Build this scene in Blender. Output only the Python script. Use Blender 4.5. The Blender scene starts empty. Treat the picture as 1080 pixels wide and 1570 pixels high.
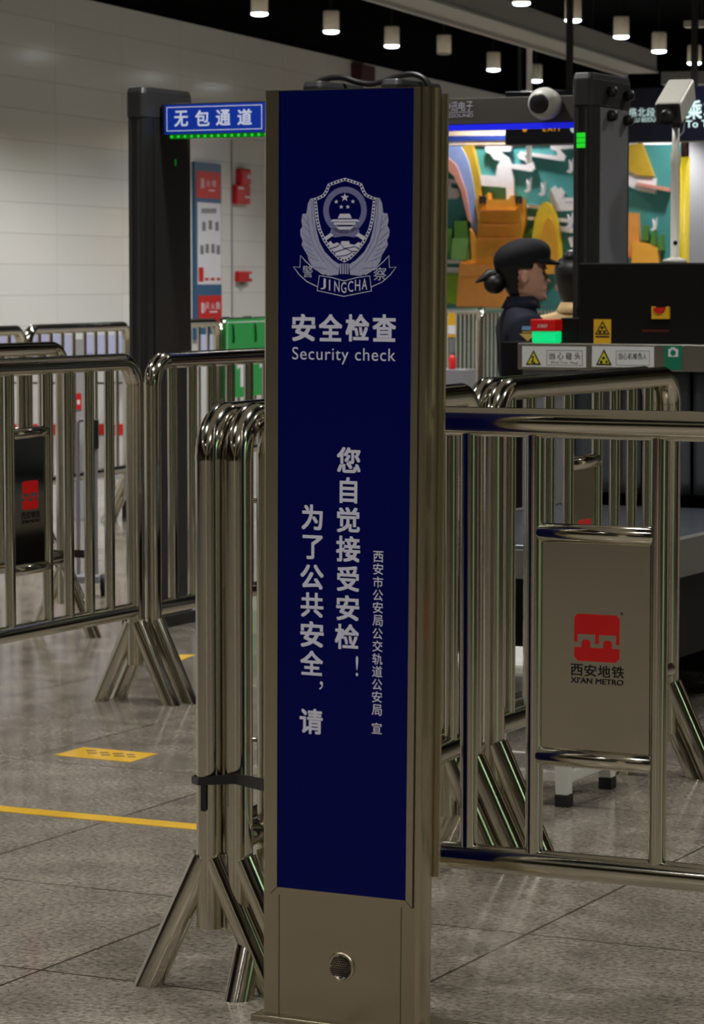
import bpy, bmesh, math, random
from mathutils import Vector, Matrix

random.seed(7)
S = bpy.context.scene
COL = S.collection
PI = math.pi

# ------------------------------------------------------------------ camera
F, CX, CY, HOR = 4600.0, 540.0, 785.0, 428.0
CAMH = 1.43
PITCH = math.atan((CY - HOR) / F)
cam_d = bpy.data.cameras.new('camera')
cam = bpy.data.objects.new('camera', cam_d)
COL.objects.link(cam)
cam.location = (0, 0, CAMH)
cam.rotation_euler = (PI / 2 - PITCH, 0, 0)
cam_d.sensor_fit = 'VERTICAL'
cam_d.sensor_height = 36.0
cam_d.sensor_width = 36.0 * 1080 / 1570
cam_d.lens = F / 1570 * 36.0
cam_d.clip_end = 200
cam_d.dof.use_dof = True
cam_d.dof.focus_distance = 5.9
cam_d.dof.aperture_fstop = 16
S.camera = cam

# ------------------------------------------------------------------ world, exposure
S.view_settings.view_transform = 'Standard'
S.view_settings.look = 'None'
S.view_settings.gamma = 1.0
S.view_settings.use_curve_mapping = False
S.view_settings.exposure = -0.75
W = bpy.data.worlds.new('world')
S.world = W
W.use_nodes = True
W.node_tree.nodes['Background'].inputs[0].default_value = (0.5, 0.5, 0.48, 1)
W.node_tree.nodes['Background'].inputs[1].default_value = 0.02

# ------------------------------------------------------------------ directions of the hall
RG = math.radians(-26.5)                       # the floor grid, the totem, gates, scanner
U = Vector((math.sin(-RG), math.cos(RG), 0))   # into the hall along the grid
V = Vector((math.cos(RG), math.sin(RG), 0))    # across the grid, to the right and nearer
RW = math.radians(-17.6)                       # long wall, ceiling rows, far fences
UW = Vector((math.sin(-RW), math.cos(RW), 0))
VW = Vector((math.cos(RW), math.sin(RW), 0))


def ray(px, py):
    a, b = (px - CX) / F, (CY - py) / F
    return Vector((a, math.cos(PITCH) + b * math.sin(PITCH), -math.sin(PITCH) + b * math.cos(PITCH)))


def G(px, py, z=0.0):          # point at height z seen at a pixel
    r = ray(px, py)
    return Vector((0, 0, CAMH)) + r * ((z - CAMH) / r.z)


def at(px, py, Y):             # point at depth Y seen at a pixel
    r = ray(px, py)
    return Vector((0, 0, CAMH)) + r * (Y / r.y)


def zat(py, Y):
    return at(CX, py, Y).z


# ------------------------------------------------------------------ hall lights
LIGHT_Z = 3.50
ROW1 = Vector((-0.185, 25.06, 0))     # one lamp of the row next to the wall
ROWS = 2.15
STEP = 1.6


def spot(p, energy, name='hall_or_added_light'):
    l = bpy.data.lights.new(name, 'SPOT')
    l.energy = energy
    l.spot_size = math.radians(128)
    l.spot_blend = 0.7
    l.shadow_soft_size = 0.075
    l.color = (1.0, 0.985, 0.965)
    o = bpy.data.objects.new(name, l)
    o.location = p
    COL.objects.link(o)
    return o


LAMP_W = 120.0
# lamps of the hall outside the picture: only their light
for r in range(0, 5):
    for k in range(-22, 12):
        if r < 2 and -1 <= k <= 4:
            continue
        if (k + r) % 2:
            continue
        p = ROW1 + VW * (ROWS * r) + UW * (STEP * k)
        spot((p.x, p.y, LIGHT_Z), LAMP_W * (3.1 if p.y > 13 else 1.9))


# ------------------------------------------------------------------ materials
def lin(c):
    return tuple((x / 12.92 if x <= 0.04045 else ((x + 0.055) / 1.055) ** 2.4) for x in c)


def rgb(r, g, b):
    return lin((r / 255, g / 255, b / 255)) + (1,)


def mat(name, col, rough=0.5, metal=0.0, emit=0.0, noise=0.0, nscale=30.0, bump=0.0, ecol=None, spec=None, rnoise=0.0,
        stretch=None):
    m = bpy.data.materials.new(name)
    m.use_nodes = True
    nt = m.node_tree
    b = nt.nodes['Principled BSDF']
    b.inputs['Base Color'].default_value = col
    b.inputs['Roughness'].default_value = rough
    b.inputs['Metallic'].default_value = metal
    if spec is not None:
        b.inputs['Specular IOR Level'].default_value = spec
    if emit:
        b.inputs['Emission Color'].default_value = ecol or col
        b.inputs['Emission Strength'].default_value = emit
    tc = nt.nodes.new('ShaderNodeTexCoord')
    n = nt.nodes.new('ShaderNodeTexNoise')
    n.inputs['Scale'].default_value = nscale
    n.inputs['Detail'].default_value = 4
    if stretch:
        mp = nt.nodes.new('ShaderNodeMapping')
        mp.inputs['Scale'].default_value = stretch
        nt.links.new(tc.outputs['Object'], mp.inputs['Vector'])
        nt.links.new(mp.outputs['Vector'], n.inputs['Vector'])
    else:
        nt.links.new(tc.outputs['Object'], n.inputs['Vector'])
    nz = max(noise, 0.03)
    hsv = nt.nodes.new('ShaderNodeMapRange')
    hsv.inputs['To Min'].default_value = 1 - nz
    hsv.inputs['To Max'].default_value = 1 + nz
    nt.links.new(n.outputs['Fac'], hsv.inputs['Value'])
    mx = nt.nodes.new('ShaderNodeVectorMath')
    mx.operation = 'SCALE'
    mx.inputs[0].default_value = col[:3]
    nt.links.new(hsv.outputs['Result'], mx.inputs['Scale'])
    nt.links.new(mx.outputs['Vector'], b.inputs['Base Color'])
    if rnoise:
        mr = nt.nodes.new('ShaderNodeMapRange')
        mr.inputs['To Min'].default_value = max(0.02, rough - rnoise)
        mr.inputs['To Max'].default_value = rough + rnoise
        nt.links.new(n.outputs['Fac'], mr.inputs['Value'])
        nt.links.new(mr.outputs['Result'], b.inputs['Roughness'])
    if bump:
        bp = nt.nodes.new('ShaderNodeBump')
        bp.inputs['Strength'].default_value = bump
        bp.inputs['Distance'].default_value = 0.01
        nt.links.new(n.outputs['Fac'], bp.inputs['Height'])
        nt.links.new(bp.outputs['Normal'], b.inputs['Normal'])
    return m


def floor_mat():
    m = bpy.data.materials.new('polished_granite_tiles')
    m.use_nodes = True
    nt = m.node_tree
    N, L = nt.nodes, nt.links
    b = N['Principled BSDF']
    tc = N.new('ShaderNodeTexCoord')
    # object space of the floor is turned to the tile grid
    n1 = N.new('ShaderNodeTexNoise'); n1.inputs['Scale'].default_value = 75; n1.inputs['Detail'].default_value = 9; n1.inputs['Roughness'].default_value = 0.68
    n2 = N.new('ShaderNodeTexNoise'); n2.inputs['Scale'].default_value = 5; n2.inputs['Detail'].default_value = 5
    n3 = N.new('ShaderNodeTexVoronoi'); n3.inputs['Scale'].default_value = 160
    for n in (n1, n2, n3):
        L.new(tc.outputs['Object'], n.inputs['Vector'])
    r1 = N.new('ShaderNodeValToRGB')
    e = r1.color_ramp.elements
    e[0].position = 0.30; e[0].color = rgb(72, 65, 57)
    e[1].position = 0.66; e[1].color = rgb(170, 161, 147)
    q = e.new(0.46); q.color = rgb(127, 119, 108)
    L.new(n1.outputs['Fac'], r1.inputs['Fac'])
    r2 = N.new('ShaderNodeMapRange'); r2.inputs['From Min'].default_value = 0.3; r2.inputs['From Max'].default_value = 0.7
    r2.inputs['To Min'].default_value = 0.72; r2.inputs['To Max'].default_value = 1.15
    L.new(n2.outputs['Fac'], r2.inputs['Value'])
    r3 = N.new('ShaderNodeMapRange'); r3.inputs['From Min'].default_value = 0.08; r3.inputs['From Max'].default_value = 0.25
    r3.inputs['To Min'].default_value = 0.72; r3.inputs['To Max'].default_value = 1.0
    L.new(n3.outputs['Distance'], r3.inputs['Value'])
    s1 = N.new('ShaderNodeVectorMath'); s1.operation = 'SCALE'
    L.new(r1.outputs['Color'], s1.inputs[0]); L.new(r2.outputs['Result'], s1.inputs['Scale'])
    s2 = N.new('ShaderNodeVectorMath'); s2.operation = 'SCALE'
    L.new(s1.outputs['Vector'], s2.inputs[0]); L.new(r3.outputs['Result'], s2.inputs['Scale'])
    # joints and tile to tile difference
    bk = N.new('ShaderNodeTexBrick')
    bk.offset = 0.0
    bk.inputs['Scale'].default_value = 1.0
    bk.inputs['Brick Width'].default_value = TILE
    bk.inputs['Row Height'].default_value = TILE
    bk.inputs['Mortar Size'].default_value = 0.004
    bk.inputs['Mortar Smooth'].default_value = 0.1
    bk.inputs['Color1'].default_value = (0.86, 0.86, 0.86, 1)
    bk.inputs['Color2'].default_value = (1.0, 1.0, 1.0, 1)
    bk.inputs['Mortar'].default_value = (0.2, 0.19, 0.17, 1)
    L.new(tc.outputs['Object'], bk.inputs['Vector'])
    mm = N.new('ShaderNodeVectorMath'); mm.operation = 'MULTIPLY'
    L.new(s2.outputs['Vector'], mm.inputs[0]); L.new(bk.outputs['Color'], mm.inputs[1])
    L.new(mm.outputs['Vector'], b.inputs['Base Color'])
    rr = N.new('ShaderNodeMapRange'); rr.inputs['To Min'].default_value = 0.07; rr.inputs['To Max'].default_value = 0.2
    L.new(n2.outputs['Fac'], rr.inputs['Value'])
    L.new(rr.outputs['Result'], b.inputs['Roughness'])
    return m


def wall_mat():
    m = bpy.data.materials.new('glossy_white_wall_panels')
    m.use_nodes = True
    nt = m.node_tree
    N, L = nt.nodes, nt.links
    b = N['Principled BSDF']
    tc = N.new('ShaderNodeTexCoord')
    mp = N.new('ShaderNodeMapping')
    mp.inputs['Rotation'].default_value = (PI / 2, 0, 0)
    # object (x along wall, z up) -> brick (x, y)
    sx = N.new('ShaderNodeSeparateXYZ'); cx = N.new('ShaderNodeCombineXYZ')
    L.new(tc.outputs['Object'], sx.inputs[0])
    ax = N.new('ShaderNodeMath'); ax.operation = 'SUBTRACT'; ax.inputs[1].default_value = 1.10
    az = N.new('ShaderNodeMath'); az.operation = 'SUBTRACT'; az.inputs[1].default_value = 0.105
    L.new(sx.outputs['X'], ax.inputs[0]); L.new(sx.outputs['Z'], az.inputs[0])
    L.new(ax.outputs[0], cx.inputs['X']); L.new(az.outputs[0], cx.inputs['Y'])
    bk = N.new('ShaderNodeTexBrick')
    bk.offset = 0.0
    bk.inputs['Scale'].default_value = 1.0
    bk.inputs['Brick Width'].default_value = 1.39
    bk.inputs['Row Height'].default_value = WROW
    bk.inputs['Mortar Size'].default_value = 0.005
    bk.inputs['Color1'].default_value = rgb(236, 235, 230)
    bk.inputs['Color2'].default_value = rgb(230, 229, 225)
    bk.inputs['Mortar'].default_value = rgb(212, 211, 206)
    L.new(cx.outputs[0], bk.inputs['Vector'])
    L.new(bk.outputs['Color'], b.inputs['Base Color'])
    b.inputs['Roughness'].default_value = 0.15
    return m


def panelled_mat(name, c1, c2, w):
    m = bpy.data.materials.new(name)
    m.use_nodes = True
    nt = m.node_tree
    N, L = nt.nodes, nt.links
    b = N['Principled BSDF']
    tc = N.new('ShaderNodeTexCoord'); sx = N.new('ShaderNodeSeparateXYZ'); cx = N.new('ShaderNodeCombineXYZ')
    L.new(tc.outputs['Object'], sx.inputs[0])
    L.new(sx.outputs['X'], cx.inputs['X']); L.new(sx.outputs['Z'], cx.inputs['Y'])
    bk = N.new('ShaderNodeTexBrick')
    bk.offset = 0.5
    bk.inputs['Scale'].default_value = 1.0
    bk.inputs['Brick Width'].default_value = w
    bk.inputs['Row Height'].default_value = 2.4
    bk.inputs['Mortar Size'].default_value = 0.02
    bk.inputs['Color1'].default_value = c1
    bk.inputs['Color2'].default_value = c2
    bk.inputs['Mortar'].default_value = rgb(20, 20, 20)
    L.new(cx.outputs[0], bk.inputs['Vector'])
    L.new(bk.outputs['Color'], b.inputs['Base Color'])
    b.inputs['Roughness'].default_value = 0.4
    return m


TILE = 0.768
WROW = 0.240
M = {}
M['steel'] = mat('polished_stainless_steel', (0.62, 0.59, 0.50, 1), 0.11, 1.0, rnoise=0.03, nscale=18)
M['plate'] = mat('mirror_stainless_plate', (0.58, 0.54, 0.44, 1), 0.10, 1.0, nscale=3, bump=0.05)
M['brushed'] = mat('brushed_stainless_steel', (0.56, 0.50, 0.375, 1), 0.27, 1.0, nscale=60, noise=0.06, stretch=(12, 12, 0.4))
M['seam'] = mat('dark_seam', rgb(30, 27, 22), 0.6)
M['navy'] = mat('navy_print_panel', rgb(1, 8, 78), 0.3, spec=0.12)
M['print'] = mat('pale_lavender_print', rgb(206, 206, 222), 0.5)
M['print_mid'] = mat('half_tone_print', rgb(160, 162, 190), 0.5, noise=0.35, nscale=420)
M['print_ring'] = mat('hatched_print', rgb(112, 114, 158), 0.5, noise=0.7, nscale=500)
M['black'] = mat('black_plastic', rgb(22, 22, 22), 0.4)
M['gate'] = mat('dark_grey_gate_plastic', rgb(50, 50, 51), 0.42)
M['gate_black'] = mat('near_black_gate_panel', rgb(30, 30, 30), 0.45)
M['gate_grey'] = mat('mid_grey_gate_panel', rgb(120, 120, 124), 0.45)
M['blue_sign'] = mat('blue_lit_sign_face', rgb(8, 60, 190), 0.4, emit=0.35)
M['white_lit'] = mat('white_lit_letters', rgb(225, 235, 255), 0.5, emit=0.55)
M['led_green'] = mat('green_led', rgb(30, 220, 40), 0.4, emit=0.9, ecol=(0.02, 0.9, 0.03, 1))
M['led_body'] = mat('green_led_strip', rgb(0, 100, 10), 0.4, emit=0.25, ecol=(0, 0.6, 0.02, 1))
M['led_blue'] = mat('blue_led_strip', rgb(20, 30, 230), 0.4, emit=1.0, ecol=(0.012, 0.02, 0.85, 1))
M['white'] = mat('white_paint', rgb(215, 213, 205), 0.45)
M['white_plastic'] = mat('off_white_plastic', rgb(205, 202, 192), 0.4)
M['rubber'] = mat('black_rubber', rgb(18, 18, 18), 0.7)
M['red'] = mat('red_paint', rgb(205, 30, 28), 0.4)
M['logo_red'] = mat('red_logo_print', rgb(200, 12, 8), 0.4)
M['ink'] = mat('black_ink', rgb(14, 13, 12), 0.5)
M['yellow'] = mat('yellow_tape', rgb(205, 160, 18), 0.4, noise=0.15, nscale=25)
M['sign_yellow'] = mat('yellow_sign_face', rgb(220, 170, 30), 0.45)
M['tri_yellow'] = mat('warning_yellow', rgb(225, 212, 40), 0.45)
M['poster_blue'] = mat('blue_poster_border', rgb(52, 98, 138), 0.4)
M['paper'] = mat('white_paper', rgb(225, 225, 232), 0.5)
M['paper_grey'] = mat('grey_print', rgb(120, 120, 126), 0.5, noise=0.5, nscale=200)
M['green_board'] = mat('green_board', rgb(8, 150, 62), 0.35)
M['lavender'] = mat('lavender_film', rgb(190, 192, 228), 0.35)
M['partition'] = mat('white_partition_board', rgb(205, 205, 205), 0.4)
M['can'] = mat('white_lamp_can', rgb(238, 230, 210), 0.5)
M['lamp'] = mat('lit_lamp_lens', (1, 1, 1, 1), 0.4, emit=14.0, ecol=(0.88, 0.97, 1.0, 1))
M['lamp_off'] = mat('unlit_lamp_lens', rgb(150, 146, 134), 0.4)
M['duct'] = mat('added_duct_paint', rgb(204, 200, 192), 0.5)
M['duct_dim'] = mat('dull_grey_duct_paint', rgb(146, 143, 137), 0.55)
M['ceil'] = mat('black_ceiling_paint', rgb(4, 4, 4), 0.95, spec=0.05)
M['hood'] = mat('black_scanner_hood', rgb(7, 6, 6), 0.55, spec=0.25)
M['beam'] = mat('scanner_beam_steel', (0.52, 0.49, 0.43, 1), 0.3, 1.0, stretch=(1, 1, 20), nscale=20)
M['curtain'] = mat('lead_curtain_strip', rgb(72, 76, 82), 0.42)
M['belt'] = mat('conveyor_belt', rgb(70, 74, 82), 0.22)
M['conveyor'] = mat('conveyor_side_paint', rgb(92, 90, 86), 0.4)
M['lamp_red'] = mat('red_lamp_cap', rgb(205, 20, 16), 0.4, emit=0.12)
M['lamp_green'] = mat('green_lamp_lit', rgb(20, 240, 140), 0.4, emit=0.8, ecol=(0.0, 0.9, 0.28, 1))
M['teal_sign'] = mat('teal_green_sticker', rgb(20, 120, 86), 0.4)
M['label'] = mat('white_label', rgb(222, 222, 218), 0.45)
M['skin'] = mat('skin', rgb(228, 172, 146), 0.5, noise=0.08, nscale=60)
M['lips'] = mat('lips', rgb(150, 52, 50), 0.45)
M['hair'] = mat('black_hair', rgb(16, 13, 13), 0.45, noise=0.3, nscale=120)
M['uniform'] = mat('navy_uniform_cloth', rgb(14, 18, 42), 0.8, noise=0.12, nscale=60)
M['cap'] = mat('black_cap_cloth', rgb(10, 11, 20), 0.8)
M['tan'] = mat('tan_shirt_cloth', rgb(216, 184, 132), 0.8, noise=0.1, nscale=20)
M['badge_gold'] = mat('gold_thread', rgb(200, 170, 70), 0.5)
M['badge_blue'] = mat('pale_blue_thread', rgb(110, 150, 190), 0.5)
M['signboard'] = mat('dark_navy_sign_case', rgb(7, 12, 34), 0.35)
M['amber'] = mat('amber_lit_letters', rgb(250, 170, 20), 0.5, emit=0.9)
M['way_white'] = mat('white_wayfinding_letters', rgb(205, 235, 235), 0.5, emit=0.75)
M['grey_wall'] = mat('pale_grey_wall', rgb(158, 158, 163), 0.4)
M['yellow_post'] = mat('yellow_post_paint', rgb(205, 180, 20), 0.45)
M['eye'] = mat('dark_eye', rgb(20, 14, 12), 0.3)
for nm, c in dict(m_teal=(62, 136, 136), m_white=(222, 218, 222), m_orange=(236, 168, 56), m_orange2=(222, 148, 66),
                  m_yellow=(232, 196, 44), m_amber=(226, 162, 44), m_green=(118, 170, 92), m_green2=(76, 126, 44),
                  m_lime=(128, 172, 28), m_blue=(138, 158, 210), m_pink=(206, 140, 122), m_olive=(184, 150, 40),
                  m_dark=(38, 36, 34), m_cream=(206, 186, 160), m_strip=(14, 44, 122)).items():
    M[nm] = mat('mural_' + nm[2:], rgb(*c), 0.6, noise=0.14, nscale=14)


# ------------------------------------------------------------------ mesh helpers
class MB:
    def __init__(self):
        self.v, self.f, self.smooth = [], [], []

    def add(self, vs, fs, smooth=False):
        o = len(self.v)
        self.v += [Vector(x) for x in vs]
        for f in fs:
            self.f.append([i + o for i in f])
            self.smooth.append(smooth)
        return self

    def box(self, x0, y0, z0, x1, y1, z1):
        vs = [(x0, y0, z0), (x1, y0, z0), (x1, y1, z0), (x0, y1, z0), (x0, y0, z1), (x1, y0, z1), (x1, y1, z1), (x0, y1, z1)]
        return self.add(vs, [(0, 3, 2, 1), (4, 5, 6, 7), (0, 1, 5, 4), (1, 2, 6, 5), (2, 3, 7, 6), (3, 0, 4, 7)])

    def tube(self, pts, r, n=16, caps=True):
        pts = [Vector(p) for p in pts]
        m = len(pts)
        rs = r if isinstance(r, (list, tuple)) else [r] * m
        rings = []
        prev = None
        for i, p in enumerate(pts):
            t = (pts[min(i + 1, m - 1)] - pts[max(i - 1, 0)]).normalized()
            if prev is None:
                a = Vector((0, 1, 0)) if abs(t.y) < 0.9 else Vector((1, 0, 0))
            else:
                a = prev
            a = (a - t * a.dot(t)).normalized()
            prev = a
            b = t.cross(a)
            rings.append([p + (a * math.cos(2 * PI * k / n) + b * math.sin(2 * PI * k / n)) * rs[i] for k in range(n)])
        vs = [q for ring in rings for q in ring]
        fs = []
        for i in range(m - 1):
            for k in range(n):
                fs.append((i * n + k, i * n + (k + 1) % n, (i + 1) * n + (k + 1) % n, (i + 1) * n + k))
        self.add(vs, fs, True)
        if caps:
            self.add(rings[0], [tuple(range(n - 1, -1, -1))])
            self.add(rings[-1], [tuple(range(n))])
        return self

    def lathe(self, prof, c=(0, 0, 0), n=24, axis='Z'):
        vs, fs = [], []
        for (r, h) in prof:
            for k in range(n):
                a = 2 * PI * k / n
                p = (r * math.cos(a), r * math.sin(a), h)
                if axis == 'Y':
                    p = (p[0], p[2], p[1])
                elif axis == 'X':
                    p = (p[2], p[0], p[1])
                vs.append((p[0] + c[0], p[1] + c[1], p[2] + c[2]))
        for i in range(len(prof) - 1):
            for k in range(n):
                fs.append((i * n + k, i * n + (k + 1) % n, (i + 1) * n + (k + 1) % n, (i + 1) * n + k))
        fs.append(tuple(range(n - 1, -1, -1)))
        fs.append(tuple(range((len(prof) - 1) * n, len(prof) * n)))
        return self.add(vs, fs, True)

    def prism_z(self, poly, z0, z1):         # polygon in plan
        n = len(poly)
        vs = [(p[0], p[1], z0) for p in poly] + [(p[0], p[1], z1) for p in poly]
        fs = [tuple(range(n - 1, -1, -1)), tuple(range(n, 2 * n))]
        fs += [(i, (i + 1) % n, n + (i + 1) % n, n + i) for i in range(n)]
        return self.add(vs, fs)

    def prism_y(self, poly, y0, y1):         # polygon in elevation (x, z), from y0 (front) to y1 (back)
        n = len(poly)
        vs = [(p[0], y0, p[1]) for p in poly] + [(p[0], y1, p[1]) for p in poly]
        fs = [tuple(range(n)), tuple(range(2 * n - 1, n - 1, -1))]
        fs += [(i, n + i, n + (i + 1) % n, (i + 1) % n) for i in range(n)]
        return self.add(vs, fs)

    def stroke(self, pts, w, y0, y1, closed=False):   # a line of width w in elevation
        pts = [Vector((p[0], p[1])) for p in pts]
        m = len(pts)
        lft, rgt = [], []
        for i in range(m):
            a = pts[(i - 1) % m] if (closed or i > 0) else pts[i]
            b = pts[(i + 1) % m] if (closed or i < m - 1) else pts[i]
            t1 = (pts[i] - a); t2 = (b - pts[i])
            t = (t1.normalized() if t1.length > 0 else Vector((0, 0))) + (t2.normalized() if t2.length > 0 else Vector((0, 0)))
            t = t.normalized()
            nrm = Vector((-t.y, t.x))
            lft.append(pts[i] + nrm * w / 2); rgt.append(pts[i] - nrm * w / 2)
        for i in range(m if closed else m - 1):
            j = (i + 1) % m
            self.prism_y([rgt[i], rgt[j], lft[j], lft[i]], y0, y1)
        return self

    def disc_y(self, c, r, y0, y1, n=20, rz=None):
        rz = rz or r
        return self.prism_y([(c[0] + r * math.cos(2 * PI * k / n), c[1] + rz * math.sin(2 * PI * k / n)) for k in range(n)], y0, y1)

    def build(self, name, m, parent=None, bevel=0.0, segs=2):
        me = bpy.data.meshes.new(name)
        me.from_pydata([tuple(v) for v in self.v], [], self.f)
        me.polygons.foreach_set('use_smooth', self.smooth)
        bm = bmesh.new(); bm.from_mesh(me)
        bmesh.ops.recalc_face_normals(bm, faces=bm.faces)
        bm.to_mesh(me); bm.free()
        me.materials.append(m)
        o = bpy.data.objects.new(name, me)
        COL.objects.link(o)
        if parent is not None:
            o.parent = parent
        if bevel:
            b = o.modifiers.new('bevel', 'BEVEL')
            b.width = bevel; b.segments = segs; b.limit_method = 'ANGLE'
        return o


def tag(o, label, cat, group=None, kind=None):
    if label: o['label'] = label
    if cat: o['category'] = cat
    if group: o['group'] = group
    if kind: o['kind'] = kind
    return o


def thing(name, label, cat, loc=(0, 0, 0), rz=0.0, group=None):
    o = bpy.data.objects.new(name, None)
    o.empty_display_size = 0.1
    o.location = loc
    o.rotation_euler = (0, 0, rz)
    COL.objects.link(o)
    return tag(o, label, cat, group)


def struct(o):
    o['kind'] = 'structure'
    return o


def put(o, loc, rz=0.0):
    o.location = loc
    o.rotation_euler = (0, 0, rz)
    return o


class Face:
    """A vertical face of a thing: turns what is seen at a pixel into the thing's own x, z on the plane y = yl."""
    def __init__(self, loc, rz, yl=0.0):
        self.loc, self.yl = Vector(loc), yl
        self.ex = Vector((math.cos(rz), math.sin(rz), 0)); self.ey = Vector((-math.sin(rz), math.cos(rz), 0))

    def hit(self, px, py):
        o = Vector((0, 0, CAMH)) - self.loc
        r = ray(px, py)
        t = (self.yl - o.dot(self.ey)) / r.dot(self.ey)
        p = o + r * t
        return p.dot(self.ex), p.z

    def box(self, x0, y0, x1, y1):
        cx, cy = (x0 + x1) / 2, (y0 + y1) / 2
        c = self.hit(cx, cy)
        w = self.hit(x1, cy)[0] - self.hit(x0, cy)[0]
        h = self.hit(cx, y0)[1] - self.hit(cx, y1)[1]
        return c[0] - w / 2, c[1] - h / 2, c[0] + w / 2, c[1] + h / 2

    def affine(self, cx, cy):
        """pixel -> local, without the slope that perspective gives level lines"""
        c = self.hit(cx, cy)
        sx = (self.hit(cx + 20, cy)[0] - self.hit(cx - 20, cy)[0]) / 40
        sz = (self.hit(cx, cy - 20)[1] - self.hit(cx, cy + 20)[1]) / 40
        return lambda px, py: (c[0] + (px - cx) * sx, c[1] - (py - cy) * sz)


_glyph = {}


def glyphs(s, bold=0.0, space=1.0):
    key = (s, bold, space)
    if key not in _glyph:
        cu = bpy.data.curves.new('t', 'FONT')
        cu.body = s
        cu.offset = bold
        cu.space_character = space
        cu.resolution_u = 4
        o = bpy.data.objects.new('t', cu)
        me = bpy.data.meshes.new_from_object(o)
        vs = [v.co.copy() for v in me.vertices]
        fs = [tuple(p.vertices) for p in me.polygons]
        bpy.data.objects.remove(o); bpy.data.curves.remove(cu); bpy.data.meshes.remove(me)
        x0 = min(v.x for v in vs); x1 = max(v.x for v in vs); y0 = min(v.y for v in vs); y1 = max(v.y for v in vs)
        vs = [((v.x - x0) / (x1 - x0), (v.y - y0) / (y1 - y0)) for v in vs]
        _glyph[key] = (vs, fs)
    return _glyph[key]


def write(mb, s, bx, y, bold=0.0, space=1.0, depth=0.0006):
    """letters fitted into the box bx = (x0, z0, x1, z1) on the plane y"""
    vs, fs = glyphs(s, min(bold, 0.0), space)
    x0, z0, x1, z1 = bx
    g = max(bold, 0.0) * 1.25 * (z1 - z0)
    x0 += g; x1 -= g; z0 += g; z1 -= g
    for q, (dx, dz) in enumerate(((0, 0),) if g == 0 else ((-g, -g), (g, -g), (-g, g), (g, g), (0, 0))):
        mb.add([(x0 + dx + a * (x1 - x0), y - depth - 0.00005 * q, z0 + dz + b * (z1 - z0)) for a, b in vs], fs)
    return mb


# ================================================================== the setting
fl = MB().add([(-30, -30, 0), (30, -30, 0), (30, 60, 0), (-30, 60, 0)], [(0, 1, 2, 3)])
# put a joint crossing where the photo shows one: v = -3.316, u = 5.97 of the grid
floor = struct(fl.build('floor', floor_mat()))
floor.rotation_euler = (0, 0, RG)
gx = V * -3.316 + U * 5.97
floor.location = (gx.x, gx.y, 0)

WALL0 = at(0, 400, 23.0); WALL0.z = 0
wl = MB().box(-15, 0, 0, 16.0, 0.2, 3.70)
wall_left = struct(wl.build('wall_left', wall_mat()))
RWL = math.radians(90) + RW               # x axis of the wall runs along UW
wall_left.location = WALL0; wall_left.rotation_euler = (0, 0, RWL)
wl2 = struct(MB().box(-42, 0, 0, -15, 0.2, 3.70).build('wall_left_rear', panelled_mat('dark_reflected_bays', rgb(30, 26, 19), rgb(78, 68, 48), 2.1)))  # unseen rear stretch, made dark so the steel reflects less light
wl2.location = WALL0; wl2.rotation_euler = (0, 0, RWL)
for n_, off_ in enumerate((3.2, 6.6, 9.8)):          # pale ducts added out of view, for the steel legs to reflect
    dk = struct(MB().box(-40, -off_ - 1.5, 3.75, -8, -off_, 4.15).build('trim_%d' % (4 + n_), M['duct']))
    dk.location = WALL0; dk.rotation_euler = (0, 0, RWL)
bnd = struct(MB().box(-42, 0.05, 3.70, 16.0, 0.2, 4.6).build('trim_1', M['ceil']))
bnd.location = WALL0; bnd.rotation_euler = (0, 0, RWL)
base = struct(MB().box(-42, -0.015, 0, 16.0, 0, 0.12).build('baseboard_left', M['gate_grey']))
base.location = WALL0; base.rotation_euler = (0, 0, RWL)

END = WALL0 + UW * 16.0
we = struct(MB().box(0, 0, 0, 14, 0.2, 3.25).build('wall_end', M['grey_wall']))
we2 = struct(MB().box(0, 0, 3.25, 14, 0.2, 4.6).build('trim_3', M['ceil'])); we2.location = END; we2.rotation_euler = (0, 0, RW)
we.location = END; we.rotation_euler = (0, 0, RW)
RIGHT0 = WALL0 + VW * 13.0
wr = struct(MB().box(-42, -0.2, 0, 16.2, 0, 4.6).build('wall_right', mat('right_wall_warm_panels', rgb(150, 140, 120), 0.4)))
wr.data.materials[0] = panelled_mat('dark_and_pale_wall_bays', rgb(26, 24, 20), rgb(104, 97, 82), 1.3)
wr.location = RIGHT0; wr.rotation_euler = (0, 0, RWL)
BACK0 = WALL0 - UW * 41.8
wb = struct(MB().box(0, -0.2, 0, 13.2, 0, 4.6).build('wall_back', mat('back_wall_warm_panels', rgb(120, 110, 92), 0.5)))
wb.data.materials[0] = panelled_mat('dark_and_pale_end_bays', rgb(24, 21, 17), rgb(112, 100, 78), 1.2)
wb.location = BACK0; wb.rotation_euler = (0, 0, RW)
ce = struct(MB().box(-42, -13.2, 4.6, 16.2, 0.2, 4.7).build('ceiling', M['ceil']))
ce.location = WALL0; ce.rotation_euler = (0, 0, RWL)

mint = mat('pale_green_reflector', rgb(176, 222, 174), 0.35)
cream = mat('cream_reflector', rgb(232, 220, 190), 0.35)
for n_, (x_, y_, m_, w_) in enumerate(((5.0, 2.5, mint, 0.95), (6.3, 10.3, cream, 0.6), (-3.4, -1.0, cream, 0.3), (1.6, -6.0, cream, 0.4))):  # unseen columns, added to give the steel green and cream reflections
    o = MB().box(-w_, -w_, 0.0, w_, w_, 4.6).build('reflector_column', m_, None, 0.02)
    put(o, (x_, y_, 0), RG); struct(o)

spot((3.9, 3.6, LIGHT_Z), LAMP_W * 2)  # added lamp out of view, brightens the green reflector

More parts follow.
